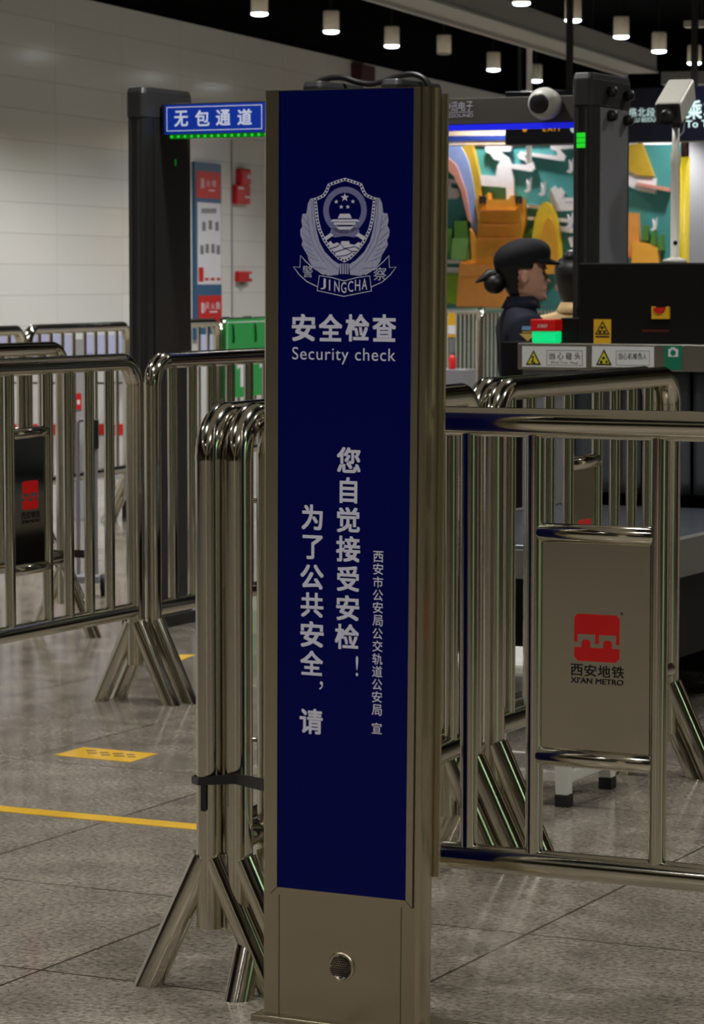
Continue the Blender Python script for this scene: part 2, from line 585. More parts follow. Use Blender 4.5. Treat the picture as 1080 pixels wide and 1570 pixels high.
# ------------------------------------------------------------------ ceiling lamps in the picture
ORD = ['first', 'second', 'third', 'fourth', 'fifth', 'sixth']
ROWA = [(398, 24), (508, 51), (601, 73), (681, 85), (757, 109), (822, 126)]
ROWB = [(800, 8), (879, 34), (953, 59), (1011, 81), (1065, 99)]


def downlight(px, py, label, lit, row):
    p = G(px, py, LIGHT_Z - 0.02)
    t = thing('ceiling_downlight', label, 'ceiling lamp', (p.x, p.y, LIGHT_Z - 0.02), 0, 'cylinder downlights in the %s row' % row)
    r = 0.067
    MB().lathe([(0.058, 0.02), (r, 0.02), (r, 0.175), (r * 0.96, 0.185), (0.01, 0.185)]).build('lamp_can', M['can'], t)
    MB().lathe([(0.01, -0.006 if lit else 0.004), (0.045, -0.002 if lit else 0.006), (0.064, 0.006 if lit else 0.01), (0.066, 0.024), (0.01, 0.026)]).build('lens', M['lamp'] if lit else M['lamp_off'], t)
    MB().tube([(0, 0, 0.185), (0, 0, 4.6 - LIGHT_Z + 0.03)], 0.012, 10).build('stem', M['black'], t)
    MB().box(-0.045, -0.02, 0.185, 0.045, 0.02, 0.205).build('bracket', M['black'], t)
    if lit:
        spot((p.x, p.y, LIGHT_Z - 0.04), LAMP_W * 2.2)


LA = ['white cylinder downlight highest and leftmost, above the blue no-bag sign',
      'lit white downlight above the left half of the navy totem',
      'lit white downlight hanging above the right half of the navy totem',
      'unlit white downlight between two lit ones, under the pale duct',
      'lit white downlight above the grey crossbeam of the right gate',
      'small lit downlight beside the white hanger rod of the station sign']
LB = ['lit downlight cut off by the top edge, just right of the duct start',
      'lit white downlight directly above the black hanger rod',
      'lit white downlight between the black rod and the white camera, above the duct',
      'lit white downlight above and left of the white pole camera',
      'rightmost lit white downlight, above the white pole camera']
for i, (a, b) in enumerate(ROWA):
    downlight(a, b, LA[i], i != 3, 'wall side')
for i, (a, b) in enumerate(ROWB):
    downlight(a, b, LB[i], True, 'duct side')

# pale duct under the ceiling
dl = [G(545, -2, 3.52), G(1024, 136, 3.52)]
d0 = G(750, 57, 3.45)
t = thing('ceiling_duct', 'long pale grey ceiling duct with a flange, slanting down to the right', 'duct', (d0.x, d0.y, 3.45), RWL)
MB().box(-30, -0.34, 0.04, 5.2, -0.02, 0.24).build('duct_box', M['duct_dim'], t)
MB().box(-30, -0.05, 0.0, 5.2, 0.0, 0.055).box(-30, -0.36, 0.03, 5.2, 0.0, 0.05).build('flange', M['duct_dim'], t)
for k in (-14, -5, 3):
    MB().box(k - 0.015, -0.20, 0.24, k + 0.015, -0.17, 1.14).build('hanger', M['black'], t)
xr_ = G(808, 75, 3.45)
qx = (xr_ - Vector((d0.x, d0.y, 3.45))).dot(UW)
MB().box(qx - 0.022, -0.03, -1.0, qx + 0.022, 0.01, 0.01).build('white_rod', M['white'], t)
c0 = G(1062, 126, 3.6)
t = thing('cross_duct', 'short pale duct crossing behind the end of the long ceiling duct', 'duct', (c0.x, c0.y, 3.58), RW)
MB().box(-0.35, 0, 0, 4, 0.3, 0.14).build('duct_box', M['duct_dim'], t)
for k in (0.4, 2.4):
    MB().box(k, 0.14, 0.14, k + 0.03, 0.17, 1.02).build('hanger', M['black'], t)
e0 = at(1065, 36, 22.0)
t = thing('ceiling_sensor', 'small white box hanging from the black ceiling at the right edge', 'sensor', tuple(e0), RW)
MB().box(-0.07, -0.05, -0.03, 0.12, 0.05, 0.02).build('case', M['white_plastic'], t, 0.006)
MB().tube([(0.06, 0, 0.02), (0.06, 0, 4.6 - e0.z)], 0.008, 8).build('stem', M['black'], t)

# ================================================================== barriers
H = 1.155
RT = 0.0285
RB = 0.0175


def arc(cx, cz, r, a0, a1, n):
    return [(cx + r * math.cos(a0 + (a1 - a0) * i / n), 0, cz + r * math.sin(a0 + (a1 - a0) * i / n)) for i in range(n + 1)]


def barrier(label, P, rz, L, group, panel=None, logo=True, spacing=0.128, sides=(-1, 1), rb=None, shift=0.0, bars=None, zb=0.315, hook=None, fine=True):
    """P: foot of the first post; runs L along the local x axis"""
    t = thing('crowd_barrier', label, 'barrier', (P.x, P.y, 0), rz, group)
    er = 0.085
    n = 18 if fine else 8
    path = [(0, 0, 0.13), (0, 0, 0.6), (0, 0, H - er)]
    a1 = arc(er, H - er, er, PI, PI / 2, n)[1:]
    a2 = arc(L - er, H - er, er, PI / 2, 0, n)
    path += a1 + [(L / 2, 0, H)] + a2 + [(L, 0, 0.6), (L, 0, 0.13)]
    rad = []
    for p in path:
        inarc = p[2] > H - er + 0.002 and (p[0] < er - 0.002 or p[0] > L - er + 0.002)
        k = path.index(p)
        rad.append(RT * (1.0 + (0.035 if (inarc and k % 2) else 0)))
    MB().tube(path, rad, 20 if fine else 12).build('frame', M['steel'], t)
    MB().tube([(RT * 0.6, 0, zb), (L - RT * 0.6, 0, zb)], 0.0265, 20 if fine else 12).build('bottom_rail', M['steel'], t)
    xs = []
    if panel is not None:
        a, b = panel
        xs += [a, b]
        x = a - spacing
        while x > RT * 2 + 0.01:
            xs.append(x); x -= spacing
        x = b + spacing
        while x < L - RT * 2 - 0.01:
            xs.append(x); x += spacing
    else:
        nb = max(2, int(round((L - 0.06) / spacing)) - 1)
        st = L / (nb + 1)
        xs = [st * (i + 1) + shift for i in range(nb)]
    if bars is not None:
        xs = bars
    for x in xs:
        MB().tube([(x, 0, zb + 0.02), (x, 0, H - 0.02)], rb or RB, 14 if fine else 8).build('bar', M['steel'], t)
    if panel is not None:
        a, b = panel
        z1, z0 = 0.945, 0.512
        for z in (z1, z0):
            MB().tube([(a - 0.004, 0, z), (a + 0.012, 0, z), (b - 0.012, 0, z), (b + 0.004, 0, z)], [0.008, 0.0185, 0.0185, 0.008], 16).build('crossbar', M['steel'], t)
        pl = MB().box(a + RB * 0.7, -0.004, z0 + 0.016, b - RB * 0.7, 0.004, z1 - 0.016).build('panel', M['plate'], t)
        if logo:
            add_logo(pl, (a + b) / 2 + 0.005, z0, z1, 1 if logo is True else logo)
    if sides:
        for x in (0, L):
            for sgn in (sides if x == 0 else (-1, 1)):
                top, ft = Vector((x, sgn * 0.010, 0.272)), Vector((x, sgn * 0.14, 0))
                d = (ft - top).normalized()
                o1 = Vector((1, 0, 0)); o2 = d.cross(o1).normalized()
                ring = [o1 * math.cos(2 * PI * k / 20) * 0.0285 + o2 * math.sin(2 * PI * k / 20) * 0.0285 for k in range(20)]
                vt = [top + q for q in ring]
                vb_ = [top + q + d * ((0.0 - top.z - q.z) / d.z) for q in ring]
                mb = MB().add(vt + vb_, [(k, (k + 1) % 20, 20 + (k + 1) % 20, 20 + k) for k in range(20)], True)
                mb.add(vt, [tuple(range(20))]).add(vb_, [tuple(range(19, -1, -1))])
                mb.build('leg', M['steel'], t)
    for (x, z, s) in (hook or []):
        MB().tube([(x, 0, z), (x + s * 0.048, 0, z), (x + s * 0.053, 0, z - 0.006), (x + s * 0.055, 0, z - 0.055)], 0.005, 8).build('hook', M['steel'], t)
    return t


def add_logo(pl, cx, z0, z1, side):
    """red square with the wall pattern, name under it; side -1 faces local -y, +1 both"""
    sc = (z1 - z0) / (1161 - 818)                    # metres per pixel of the plate in the photo
    zc = lambda py: z1 - (py - 818) * sc
    xc = lambda px: cx + (px - 915) * sc * 1.10
    y = -0.0042
    mb = MB()
    r = 5
    def rr(x0, y0, x1, y1, corners):
        pts = []
        for (cxx, cyy, a0, on) in ((x1 - r, y0 + r, 0, corners[1]), (x0 + r, y0 + r, 90, corners[0]), (x0 + r, y1 - r, 180, corners[3]), (x1 - r, y1 - r, 270, corners[2])):
            if on:
                for k in range(5):
                    a = math.radians(a0 + k * 22.5)
                    pts.append((cxx + r * math.cos(a), cyy - r * math.sin(a)))
            else:
                pts.append((cxx + r * (1 if a0 in (0, 270) else -1), cyy + r * (-1 if a0 in (0, 90) else 1)))
        return pts
    top = [(880, 986), (880, 944), (885, 939), (942, 939), (947, 944), (947, 982), (942, 982), (942, 969), (920, 969), (920, 982), (914, 982), (914, 969), (885, 969), (885, 980), (880, 986)]
    P = lambda L_: [(xc(a), zc(b)) for a, b in L_]
    quads = [[(885, 939), (942, 939), (947, 944), (880, 944)], [(880, 944), (947, 944), (947, 970), (880, 970)],
             [(880, 970), (885, 970), (885, 982), (880, 982)], [(942, 970), (947, 970), (947, 984), (942, 984)],
             [(911, 970), (917, 970), (917, 984), (911, 984)],
             [(880, 990), (947, 990), (947, 1005), (880, 1005)], [(880, 1005), (947, 1005), (941, 1011), (886, 1011)],
             [(891, 990), (891, 981), (894, 978), (901, 978), (904, 981), (904, 990)],
             [(923, 990), (923, 981), (926, 978), (933, 978), (936, 981), (936, 990)]]
    for q in quads:
        mb.prism_y(P(q), y, y + 0.0003)
    mb.build('logo', M['logo_red'], pl)
    tx = MB()
    for i, ch in enumerate('西安地铁'):
        x = 875 + i * 20.3
        write(tx, ch, (xc(x), zc(1034), xc(x + 18), zc(1016)), y, 0.012)
    write(tx, "XI'AN METRO", (xc(875), zc(1045), xc(953), zc(1036)), y, 0.02)
    write(tx, 'R', (xc(949), zc(938), xc(952), zc(934)), y, 0.01)
    tx.build('lettering', M['ink'], pl)


RU = math.radians(90) + RG         # barrier axis along U
# the two parallel ones left of the totem
PA = G(235, 1508) + V * 0.135
RA = math.radians(90 - 22.0)
PB = PA + V * 0.0595 + U * 0.01
barrier('polished steel crowd barrier, outer left of the two beside the totem, post strapped to it', PA, RA, 1.37, 'barriers round the totem', rb=0.0152, shift=0.026)
barrier('polished steel crowd barrier squeezed between the outer left one and the totem', PB, RA, 1.37, 'barriers round the totem', sides=(-1,), rb=0.0152)
# the near right one, across, with the logo plate
PC = G(405, 1500); uC = 5.305
PC = V * -2.828 + U * uC
FC = Face(PC, RG)
pa, pb = FC.hit(821, 900)[0], FC.hit(1011, 900)[0]
barrier('nearest steel crowd barrier with red logo plate, running right from behind the totem', PC, RG, 1.6, 'barriers round the totem', panel=(pa, pb), zb=0.301, spacing=pa - FC.hit(720, 900)[0],
        hook=[(-0.0, 0.985, -1), (-0.0, 0.50, -1)])
# second pair behind it
PE = at(757, 1000, 7.44); PE.z = 0
FE = Face(PE, RU)
ea, eb = FE.hit(872, 745)[0], FE.hit(916, 745)[0]
barrier('steel crowd barrier with small red logo plate, behind the nearest logo barrier', PE, RU, 1.25, 'second pair of barriers by the scanner', panel=(ea, eb), spacing=0.128, rb=0.0148)
PE2 = PE - V * 0.062 + U * 0.02
FE2 = Face(PE2, RU)
bars2 = [FE2.hit(q, 745)[0] for q in (755, 782, 812, 842, 871, 915, 942, 968, 993)]
bars2 = [q for q in bars2 if 0.03 < q < 1.22]
barrier('plain steel crowd barrier paired tightly on the scanner side of the second logo barrier', PE2, RU, 1.25, 'second pair of barriers by the scanner', bars=bars2, rb=0.0148)
# left hand row
PN = G(208, 1077)
LN = 1.5
PN0 = PN - U * LN
FN = Face(PN0, RU)
na, nb_ = FN.hit(15, 780)[0], FN.hit(73, 780)[0]
barrier('steel crowd barrier with dark logo plate, cut off by the left edge', PN0, RU, LN, 'left row of barriers', panel=(na, nb_), spacing=0.128)
PM = G(236, 1074)
barrier('steel crowd barrier in front of the black post of the left gate', PM, RU, 1.5, 'left row of barriers', spacing=0.135)
PS = at(98, 900, 12.0); PS.z = 0
barrier('steel crowd barrier ending behind the dark logo plate, second row from the left edge', PS - U * 1.5, RU, 1.5, 'left row of barriers', spacing=0.14)
# back row along the wall
RWB = math.radians(90) + RW
PR = Vector((-1.773, 16.28, 0))
BL = ['steel crowd barrier of the back row, cut off by the left edge', 'steel crowd barrier of the back row, left of the black gate post',
      'steel crowd barrier of the back row, behind the black gate post', 'steel crowd barrier of the back row that carries the green board']
for i in range(4):
    p = PR + UW * (1.53 * (i - 1) + 0.03)
    barrier(BL[i], p, RWB, 1.45, 'back row of barriers along the wall', spacing=0.15, rb=0.012, fine=False)
PF = at(735, 470, 26.2); PF.z = 0
barrier('far steel crowd barrier under the green mural towers', PF - UW * 1.53, RWB, 1.5, 'far barriers in front of the mural', spacing=0.13, rb=0.014, fine=False)
barrier('far steel crowd barrier behind the woman in the navy cap', PF + UW * 0.05, RWB, 1.5, 'far barriers in front of the mural', spacing=0.13, rb=0.014, fine=False)
barrier('farthest steel crowd barrier, behind the person in the tan shirt', PF + UW * 1.6, RWB, 1.5, 'far barriers in front of the mural', spacing=0.13, rb=0.014, fine=False)

# ================================================================== the totem
PT = G(403, 1563)
TW, TD, TH = 0.341, 0.062, 1.785
tot = thing('information_totem', 'tall navy security check totem in a brushed steel frame, nearest in the middle', 'sign totem', tuple(PT), RG)
tot.rotation_euler = (0, math.radians(0.25), RG)
BEFORE = set(bpy.data.objects)
LEAN = math.radians(0.25)
class TotemFace(Face):
    def hit(self, px, py):
        x, z = Face.hit(self, px, py)
        return (x - z * math.sin(LEAN)) / taper(z), z
def taper(z):
    return 1 - 0.030 * (1 - z / TH)
FT = TotemFace(PT, RG, -0.002)
r_ = 0.022
prof = [(0, 0.004), (0.004, 0), (TW - 0.006, 0), (TW, 0.004)]
for k in range(1, 7):
    a = -PI / 2 + PI * k / 7 * 1.0
    prof.append((TW + 0.004 * math.cos(a), TD / 2 + (TD / 2 - 0.006) * math.sin(a)))
prof += [(TW, TD - 0.004), (TW - 0.006, TD), (0.004, TD), (0, TD - 0.004)]
for k in range(1, 7):
    a = PI / 2 + PI * k / 7
    prof.append((0.004 * math.cos(a), TD / 2 + (TD / 2 - 0.006) * math.sin(a)))
MB().prism_z(prof, 0.012, TH).build('body', M['brushed'], tot)
bx = FT.box(426, 148, 629, 1368)
zb0 = FT.hit(520, 1369)[1]
PX0, PX1 = FT.hit(427, 800)[0], FT.hit(629, 800)[0]
PZ0, PZ1 = zb0, TH - 0.002
navy = MB().box(PX0, -0.0025, PZ0, PX1, 0.004, PZ1).build('front_panel', M['navy'], tot)
MB().box(PX0, TD - 0.004, PZ0, PX1, TD + 0.0025, PZ1).build('back_panel', M['navy'], tot)
fw = 0.014
fr = MB()
fr.prism_y([(PX0 - fw, PZ0 - fw), (PX1 + fw, PZ0 - fw), (PX1, PZ0), (PX0, PZ0)], -0.0045, 0.002)
fr.prism_y([(PX0 - fw, PZ0 - fw), (PX0, PZ0), (PX0, TH), (PX0 - fw, TH)], -0.0045, 0.002)
fr.prism_y([(PX1 + fw, PZ0 - fw), (PX1 + fw, TH), (PX1, TH), (PX1, PZ0)], -0.0045, 0.002)
fr.build('panel_frame', M['brushed'], tot)
sm = MB()
sm.box(PX1 + fw, -0.0006, PZ0 - fw, PX1 + fw + 0.0018, 0.001, TH)
sm.stroke([(PX0 - fw, PZ0 - fw), (PX0, PZ0)], 0.0012, -0.0049, 0)
sm.stroke([(PX1 + fw, PZ0 - fw), (PX1, PZ0)], 0.0012, -0.0049, 0)
sm.box(0.036, -0.0006, 0.012, 0.0372, 0.001, PZ0 - fw)
sm.box(TW - 0.0372, -0.0006, 0.012, TW - 0.036, 0.001, PZ0 - fw)
sm.build('panel_seam', M['seam'], tot)
# speaker grille in the foot
gx_, gz_ = FT.hit(523, 1482)
gr = MB().lathe([(0.001, -0.003), (0.0225, -0.003), (0.0245, -0.0055), (0.0275, -0.005), (0.0285, -0.002), (0.0285, 0.001)], (gx_, 0, gz_), 36, 'Y').build('speaker_grille', M['brushed'], tot)
gh = MB()
for i in range(-5, 6):
    for j in range(-5, 6):
        hx, hz = (i + 0.5 * (j % 2)) * 0.0046, j * 0.0041
        if hx * hx + hz * hz < 0.0215 ** 2:
            gh.disc_y((gx_ + hx, gz_ + hz), 0.00185, -0.0040, -0.002, 8)
gh.build('grille_hole', M['ink'], gr)
# flange at the right and foot plate
MB().box(TW - 0.004, TD + 0.0, 0.30, TW + 0.012, TD + 0.008, TH - 0.01).build('side_flange', M['brushed'], tot)
MB().box(-0.02, -0.015, 0, TW + 0.06, TD + 0.07, 0.012).build('base_plate', M['brushed'], tot, 0.003)

# lettering of the totem
tx = MB()
for i, ch in enumerate('安全检查'):
    x = 448 + i * 41.2
    write(tx, ch, FT.box(x, 481, x + 36.5, 523), -0.0025, 0.022)
write(tx, 'Security check', FT.box(448, 532.5, 606.5, 558), -0.0025, 0.0, 1.08)
for ch, a, b, c, d in [('为', 463, 773, 495.5, 812), ('了', 464.5, 820, 495.5, 857), ('公', 461, 865, 497, 903), ('共', 461.5, 908, 496.5, 946),
                       ('安', 461, 952, 497, 992), ('全', 461, 997, 496, 1035), ('，', 490, 1044, 496, 1057), ('请', 460, 1086, 495.5, 1125),
                       ('您', 517, 685, 553.5, 724.5), ('自', 521.5, 731, 548.5, 771), ('觉', 517, 777, 552.5, 816), ('接', 516, 821, 553, 861),
                       ('受', 517, 867, 551.5, 906), ('安', 516, 912, 551.5, 951), ('检', 514, 956, 551, 995), ('!', 546, 1005, 550, 1036)]:
    write(tx, ch, FT.box(a, b, c, d), -0.0025, 0.02 if ch not in '，!' else 0.0)
tx.build('lettering', M['print'], navy)
t3 = MB()
ys = [844, 863, 883, 903, 922, 942, 962, 981, 1001, 1020, 1040, 1059, 1079, 1107]
for i, ch in enumerate('西安市公安局公交轨道公安局宣'):
    x = 573 - i * 0.19
    write(t3, ch, FT.box(x, ys[i], x + 15.6, ys[i] + 17.2), -0.0025, 0.008)
t3.build('small_lettering', M['print'], navy)

# the police emblem
ea_ = FT.affine(528.9, 362)
def E(x, y):
    return ea_(430 + x / 4.905, 250 + y / 4.905)
def mir(pts):
    return [(970 - x, y) for x, y in reversed(pts)]
EY0, EY1 = -0.0031, -0.0022
half = [(485, 108), (555, 130), (612, 152), (632, 200), (650, 230), (690, 250), (716, 258), (714, 330), (704, 420), (685, 500), (645, 585), (590, 662), (535, 718), (485, 745)]
outer = half + [(970 - x, y) for x, y in reversed(half[1:-1])]
def shrink(p, k):
    return (485 + (p[0] - 485) * (1 - k / 230), 430 + (p[1] - 430) * (1 - k / 320))
inner = []
n = len(outer)
cxy = Vector((485, 420))
for i in range(n):
    p = Vector(outer[i]); a = Vector(outer[i - 1]); b = Vector(outer[(i + 1) % n])
    t_ = ((p - a).normalized() + (b - p).normalized()).normalized()
    nr = Vector((-t_.y, t_.x))
    if (cxy - p).dot(nr) < 0: nr = -nr
    inner.append(tuple(p + nr * 23))
em = MB()
for i in range(n):
    j = (i + 1) % n
    em.prism_y([E(*outer[i]), E(*outer[j]), E(*inner[j]), E(*inner[i])], EY0, EY1)
em.build('emblem_shield', M['print'], navy)
dots = MB()
mid = [((a[0] + b[0]) / 2, (a[1] + b[1]) / 2) for a, b in zip(outer, inner)]
seg = [0]
for i in range(n):
    seg.append(seg[-1] + (Vector(mid[(i + 1) % n]) - Vector(mid[i])).length)
tot_l = seg[-1]
nd = 64
for k in range(nd):
    s_ = tot_l * (k + 0.5) / nd
    i = max(q for q in range(n) if seg[q] <= s_)
    f_ = (s_ - seg[i]) / (seg[i + 1] - seg[i])
    a, b = mid[i], mid[(i + 1) % n]
    c = E(a[0] + (b[0] - a[0]) * f_, a[1] + (b[1] - a[1]) * f_)
    dots.disc_y(c, 0.0019, EY0 - 0.0004, EY1, 8)
dots.build('shield_dots', M['navy'], navy)
# boughs either side
wing = [(252, 258), (225, 263), (207, 300), (196, 375), (166, 377), (157, 430), (166, 470), (149, 500), (152, 545), (168, 578), (160, 612), (182, 652), (205, 690),
        (215, 732), (245, 778), (300, 820), (365, 845), (440, 838), (450, 760), (400, 728), (335, 662), (296, 590), (272, 500), (258, 400), (248, 300)]
wg = MB()
wg.prism_y([E(*p) for p in wing], EY0, EY1)
wg.prism_y([E(*p) for p in mir(wing)], EY0, EY1)
for k in range(4):
    x = 452 + k * 18
    wg.prism_y([E(x, 752), E(x + 11, 752), E(x + 11, 832), E(x, 832)], EY0, EY1)
wg.build('emblem_boughs', M['print_mid'], navy)
vn = MB()
for pts in ([(235, 275), (240, 400), (262, 560), (330, 700), (440, 800)], [(205, 390), (218, 500), (250, 620), (330, 740)], [(170, 400), (215, 470)], [(160, 515), (225, 580)],
            [(172, 620), (245, 660)], [(210, 700), (290, 735)], [(245, 780), (350, 790)], [(180, 470), (222, 520)], [(180, 570), (235, 620)], [(200, 660), (262, 700)]):
    for q in (pts, mir(pts)):
        vn.stroke([E(*p) for p in q], 0.0010, EY0 - 0.0003, EY1)
vn.build('bough_veins', M['print_ring'], navy)
# inner ring, gate tower, stars
rg = MB()
N_ = 40
for k in range(N_):
    a0, a1 = 2 * PI * k / N_, 2 * PI * (k + 1) / N_
    c = (487, 352)
    rg.prism_y([E(c[0] + R * math.cos(a), c[1] + R * 1.08 * math.sin(a)) for R, a in ((122, a0), (164, a0), (164, a1), (122, a1))], EY0, EY1)
rg.prism_y([E(*p) for p in ((385, 485), (590, 485), (605, 548), (560, 556), (487, 545), (415, 556), (370, 548))], EY0, EY1)
rg.build('emblem_ring', M['print_ring'], navy)
gt = MB()
for poly in ([(450, 378), (522, 378), (540, 412), (434, 412)], [(395, 420), (580, 420), (600, 438), (376, 438)], [(405, 442), (568, 442), (568, 462), (405, 462)],
             [(420, 474), (555, 474), (530, 498), (445, 498)], [(325, 560), (380, 522), (402, 540), (345, 580)], [(568, 540), (590, 522), (655, 560), (630, 582)],
             [(360, 600), (380, 582), (400, 606), (430, 594), (456, 606), (462, 584), (520, 584), (526, 606), (560, 612), (590, 592), (618, 604), (590, 650), (535, 700), (485, 722), (430, 698), (380, 640)]):
    gt.prism_y([E(*p) for p in poly], EY0 - 0.0004, EY1)
def star(mb, cx, cy, R, r):
    pts = []
    for k in range(10):
        a = -PI / 2 + k * PI / 5
        q = R if k % 2 == 0 else r
        pts.append(E(cx + q * math.cos(a), cy + q * math.sin(a)))
    c = E(cx, cy)
    for k in range(10):
        mb.add([(c[0], EY0 - 0.0004, c[1]), (pts[k][0], EY0 - 0.0004, pts[k][1]), (pts[(k + 1) % 10][0], EY0 - 0.0004, pts[(k + 1) % 10][1])], [(0, 1, 2)])
star(gt, 486, 256, 34, 14)
for c in ((422, 288), (547, 287), (460, 327), (509, 327)):
    star(gt, c[0], c[1], 18, 7.5)
gt.build('emblem_tower_and_stars', M['print'], navy)
wv = MB()
for pts in ([(385, 640), (430, 625), (455, 600), (485, 640), (560, 625), (600, 640)], [(400, 670), (450, 655), (500, 640), (540, 662), (570, 660)], [(440, 700), (500, 690), (540, 670)]):
    wv.stroke([E(*p) for p in pts], 0.0014, EY0 - 0.0008, EY1)
wv.build('wall_lines', M['navy'], navy)
rb = MB()
for q in ([(296, 845), (280, 958), (482, 1000), (690, 958), (676, 845), (578, 858), (484, 884), (390, 858)],):
    rb.stroke([E(*p) for p in q], 0.0014, EY0, EY1, True)
lf = [(330, 838), (235, 775), (190, 735), (152, 692), (148, 782), (98, 778), (140, 835), (200, 890), (285, 930)]
for q in (lf, mir(lf)):
    rb.stroke([E(*p) for p in q], 0.0014, EY0, EY1)
for i, ch in enumerate('JINGCHA'):
    x = 306 + i * 52
    dy = abs(i - 3) * -9
    a, b = E(x if ch != 'I' else x + 12, 975 + dy), E(x + (40 if ch != 'I' else 22), 893 + dy)
    write(rb, ch, (a[0], a[1], b[0], b[1]), EY0 + 0.0006, 0.004)
for ch, x0, y0, x1, y1 in (('警', 168, 770, 248, 858), ('察', 705, 780, 800, 878)):
    a, b = E(x0, y1), E(x1, y0)
    write(rb, ch, (a[0], a[1], b[0], b[1]), EY0 + 0.0006, -0.006)
rb.build('emblem_ribbon', M['print'], navy)

for o_ in set(bpy.data.objects) - BEFORE:
    if o_.type == 'MESH':
        for v_ in o_.data.vertices:
            v_.co.x *= taper(v_.co.z)

# black strap from the outer left barrier to the totem
sp = [PA - V * 0.033 - U * 0.01, PA - U * 0.034, PB - U * 0.036, PT - U * 0.004 + V * 0.0 + U * 0.03 - V * 0.006]
st = thing('webbing_strap', 'black webbing strap tying the left barrier posts to the totem', 'strap', (PA.x, PA.y, 0), RU)
def loc_of(root, p):
    q = Vector(p) - Vector(root.location)
    c, s = math.cos(root.rotation_euler.z), math.sin(root.rotation_euler.z)
    return Vector((q.x * c + q.y * s, -q.x * s + q.y * c, p[2] if len(p) > 2 else 0))
zs0, zs1 = zat(1196, PA.y), zat(1207, PT.y)
a_ = loc_of(st, PA); b_ = loc_of(st, PB); c_ = loc_of(st, PT)
# runs round the post, past the second post and in behind the totem's left edge
way = [(0.034, 0.012), (0.020, 0.036), (-0.010, 0.036), (-0.034, 0.008), (-0.037, -0.03), (-0.033, -0.075), (c_.x + 0.05, c_.y + 0.012), (c_.x + 0.09, c_.y + 0.012)]
vs, fs = [], []
for i, (x, y) in enumerate(way):
    f = i / (len(way) - 1)
    z = zs0 + (zs1 - zs0) * min(1, max(0, (f - 0.4) / 0.6))
    hw = 0.0075 + 0.005 * min(1, max(0, (f - 0.45) / 0.4))
    vs += [(x, y, z - hw), (x, y, z + hw)]
for i in range(len(way) - 1):
    fs.append((2 * i, 2 * i + 2, 2 * i + 3, 2 * i + 1))
o = MB().add(vs, fs).build('band', M['black'], st)
sd = o.modifiers.new('thick', 'SOLIDIFY'); sd.thickness = 0.003; sd.offset = 0
MB().box(-0.0365, -0.010, zs0 - 0.057, -0.034, 0.002, zs0).build('loose_end', M['black'], st)

# ================================================================== walk-through gates
PG = G(225, 968)                      # front right corner of the left gate's left post
def gate_panel(t, x0, side_mat, led=False, bolts=False):
    """one upright: x0..x0+.08 wide, .39 deep"""
    w, dpt, h = 0.085, 0.385, 2.08
    prof_ = []
    for (cx_, cy_, a0) in ((w - 0.02, 0.03, -90), (w - 0.012, dpt - 0.012, 0), (0.012, dpt - 0.012, 90), (0.02, 0.03, 180)):
        rr_ = 0.03 if cy_ < 0.1 else 0.012
        for k in range(5):
            a = math.radians(a0 + k * 22.5)
            rx = min(rr_, 0.02 if cy_ < 0.1 else 0.012)
            prof_.append((x0 + cx_ + rx * math.cos(a), cy_ + rr_ * math.sin(a)))
    p = MB().prism_z(prof_, 0.03, h).build('upright', M['gate_black'], t)
    MB().box(x0 + w - 0.002, 0.075, 0.2, x0 + w + 0.004, dpt - 0.03, h - 0.005).build('side_cover', side_mat, p, 0.002)
    MB().box(x0 + 0.020, -0.004, 0.1, x0 + 0.030, 0.004, h - 0.01).box(x0 + 0.055, -0.004, 0.1, x0 + 0.065, 0.004, h - 0.01).build('edge_rib', M['gate'], p)
    pr2 = [(x0 + (q[0] - x0 - w / 2) * 1.06 + w / 2, (q[1] - dpt / 2) * 1.02 + dpt / 2) for q in prof_]
    c = MB().prism_z(pr2, h, h + 0.10)
    pr3 = [(x0 + (q[0] - x0 - w / 2) * 0.95 + w / 2, (q[1] - dpt / 2) * 0.97 + dpt / 2) for q in prof_]
    nn = len(pr2)
    c.add([(a[0], a[1], h + 0.10) for a in pr2] + [(a[0], a[1], h + 0.122) for a in pr3], [(i, (i + 1) % nn, nn + (i + 1) % nn, nn + i) for i in range(nn)] + [tuple(range(nn, 2 * nn))])
    c.build('top_cap', M['gate'], t, 0.004)
    MB().box(x0 - 0.015, -0.03, 0, x0 + w + 0.015, dpt + 0.03, 0.05).build('foot', M['black'], t, 0.004)
    return p


# ---- left gate
LG = thing('walk_through_detector', 'black walk-through gate with lit blue no-bag sign, left of the totem', 'security gate', tuple(PG), RG, 'walk-through security gates')
gate_panel(LG, -0.085, M['gate_black'])
gate_panel(LG, 0.715, M['gate_black'])
MB().box(0.0, 0.17, 2.05, 0.715, 0.30, 2.135).build('crossbeam', M['gate_black'], LG, 0.004)
FG = Face(PG, RG, 0.12)
s0, s1 = FG.hit(254, 182)[0], 0.70
zt, zl = FG.hit(330, 159)[1], FG.hit(330, 204.5)[1]
sg = MB().box(s0 - 0.02, 0.12, zl, s1, 0.175, zt + 0.006).build('sign_box', M['gate'], LG, 0.003)
MB().box(s0 - 0.004, 0.117, zl + 0.001, s1 - 0.003, 0.121, zt).build('sign_face', M['blue_sign'], sg)
bd = MB()
z0_, z1_ = zl + 0.014, zt - 0.010
x0_, x1_ = s0 + 0.008, FG.hit(402, 180)[0]
bd.stroke([(x0_, z0_), (x1_, z0_), (x1_, z1_), (x0_, z1_)], 0.004, 0.1163, 0.118, True)
zm = (z0_ + z1_) / 2
for ch, a, b in (('无', 268, 289), ('包', 300, 322), ('通', 332, 354), ('道', 365, 387)):
    xa, xb = FG.hit(a, 180)[0], FG.hit(b, 180)[0]
    write(bd, ch, (xa, zm - 0.031, xb, zm + 0.033), 0.117, 0.016)
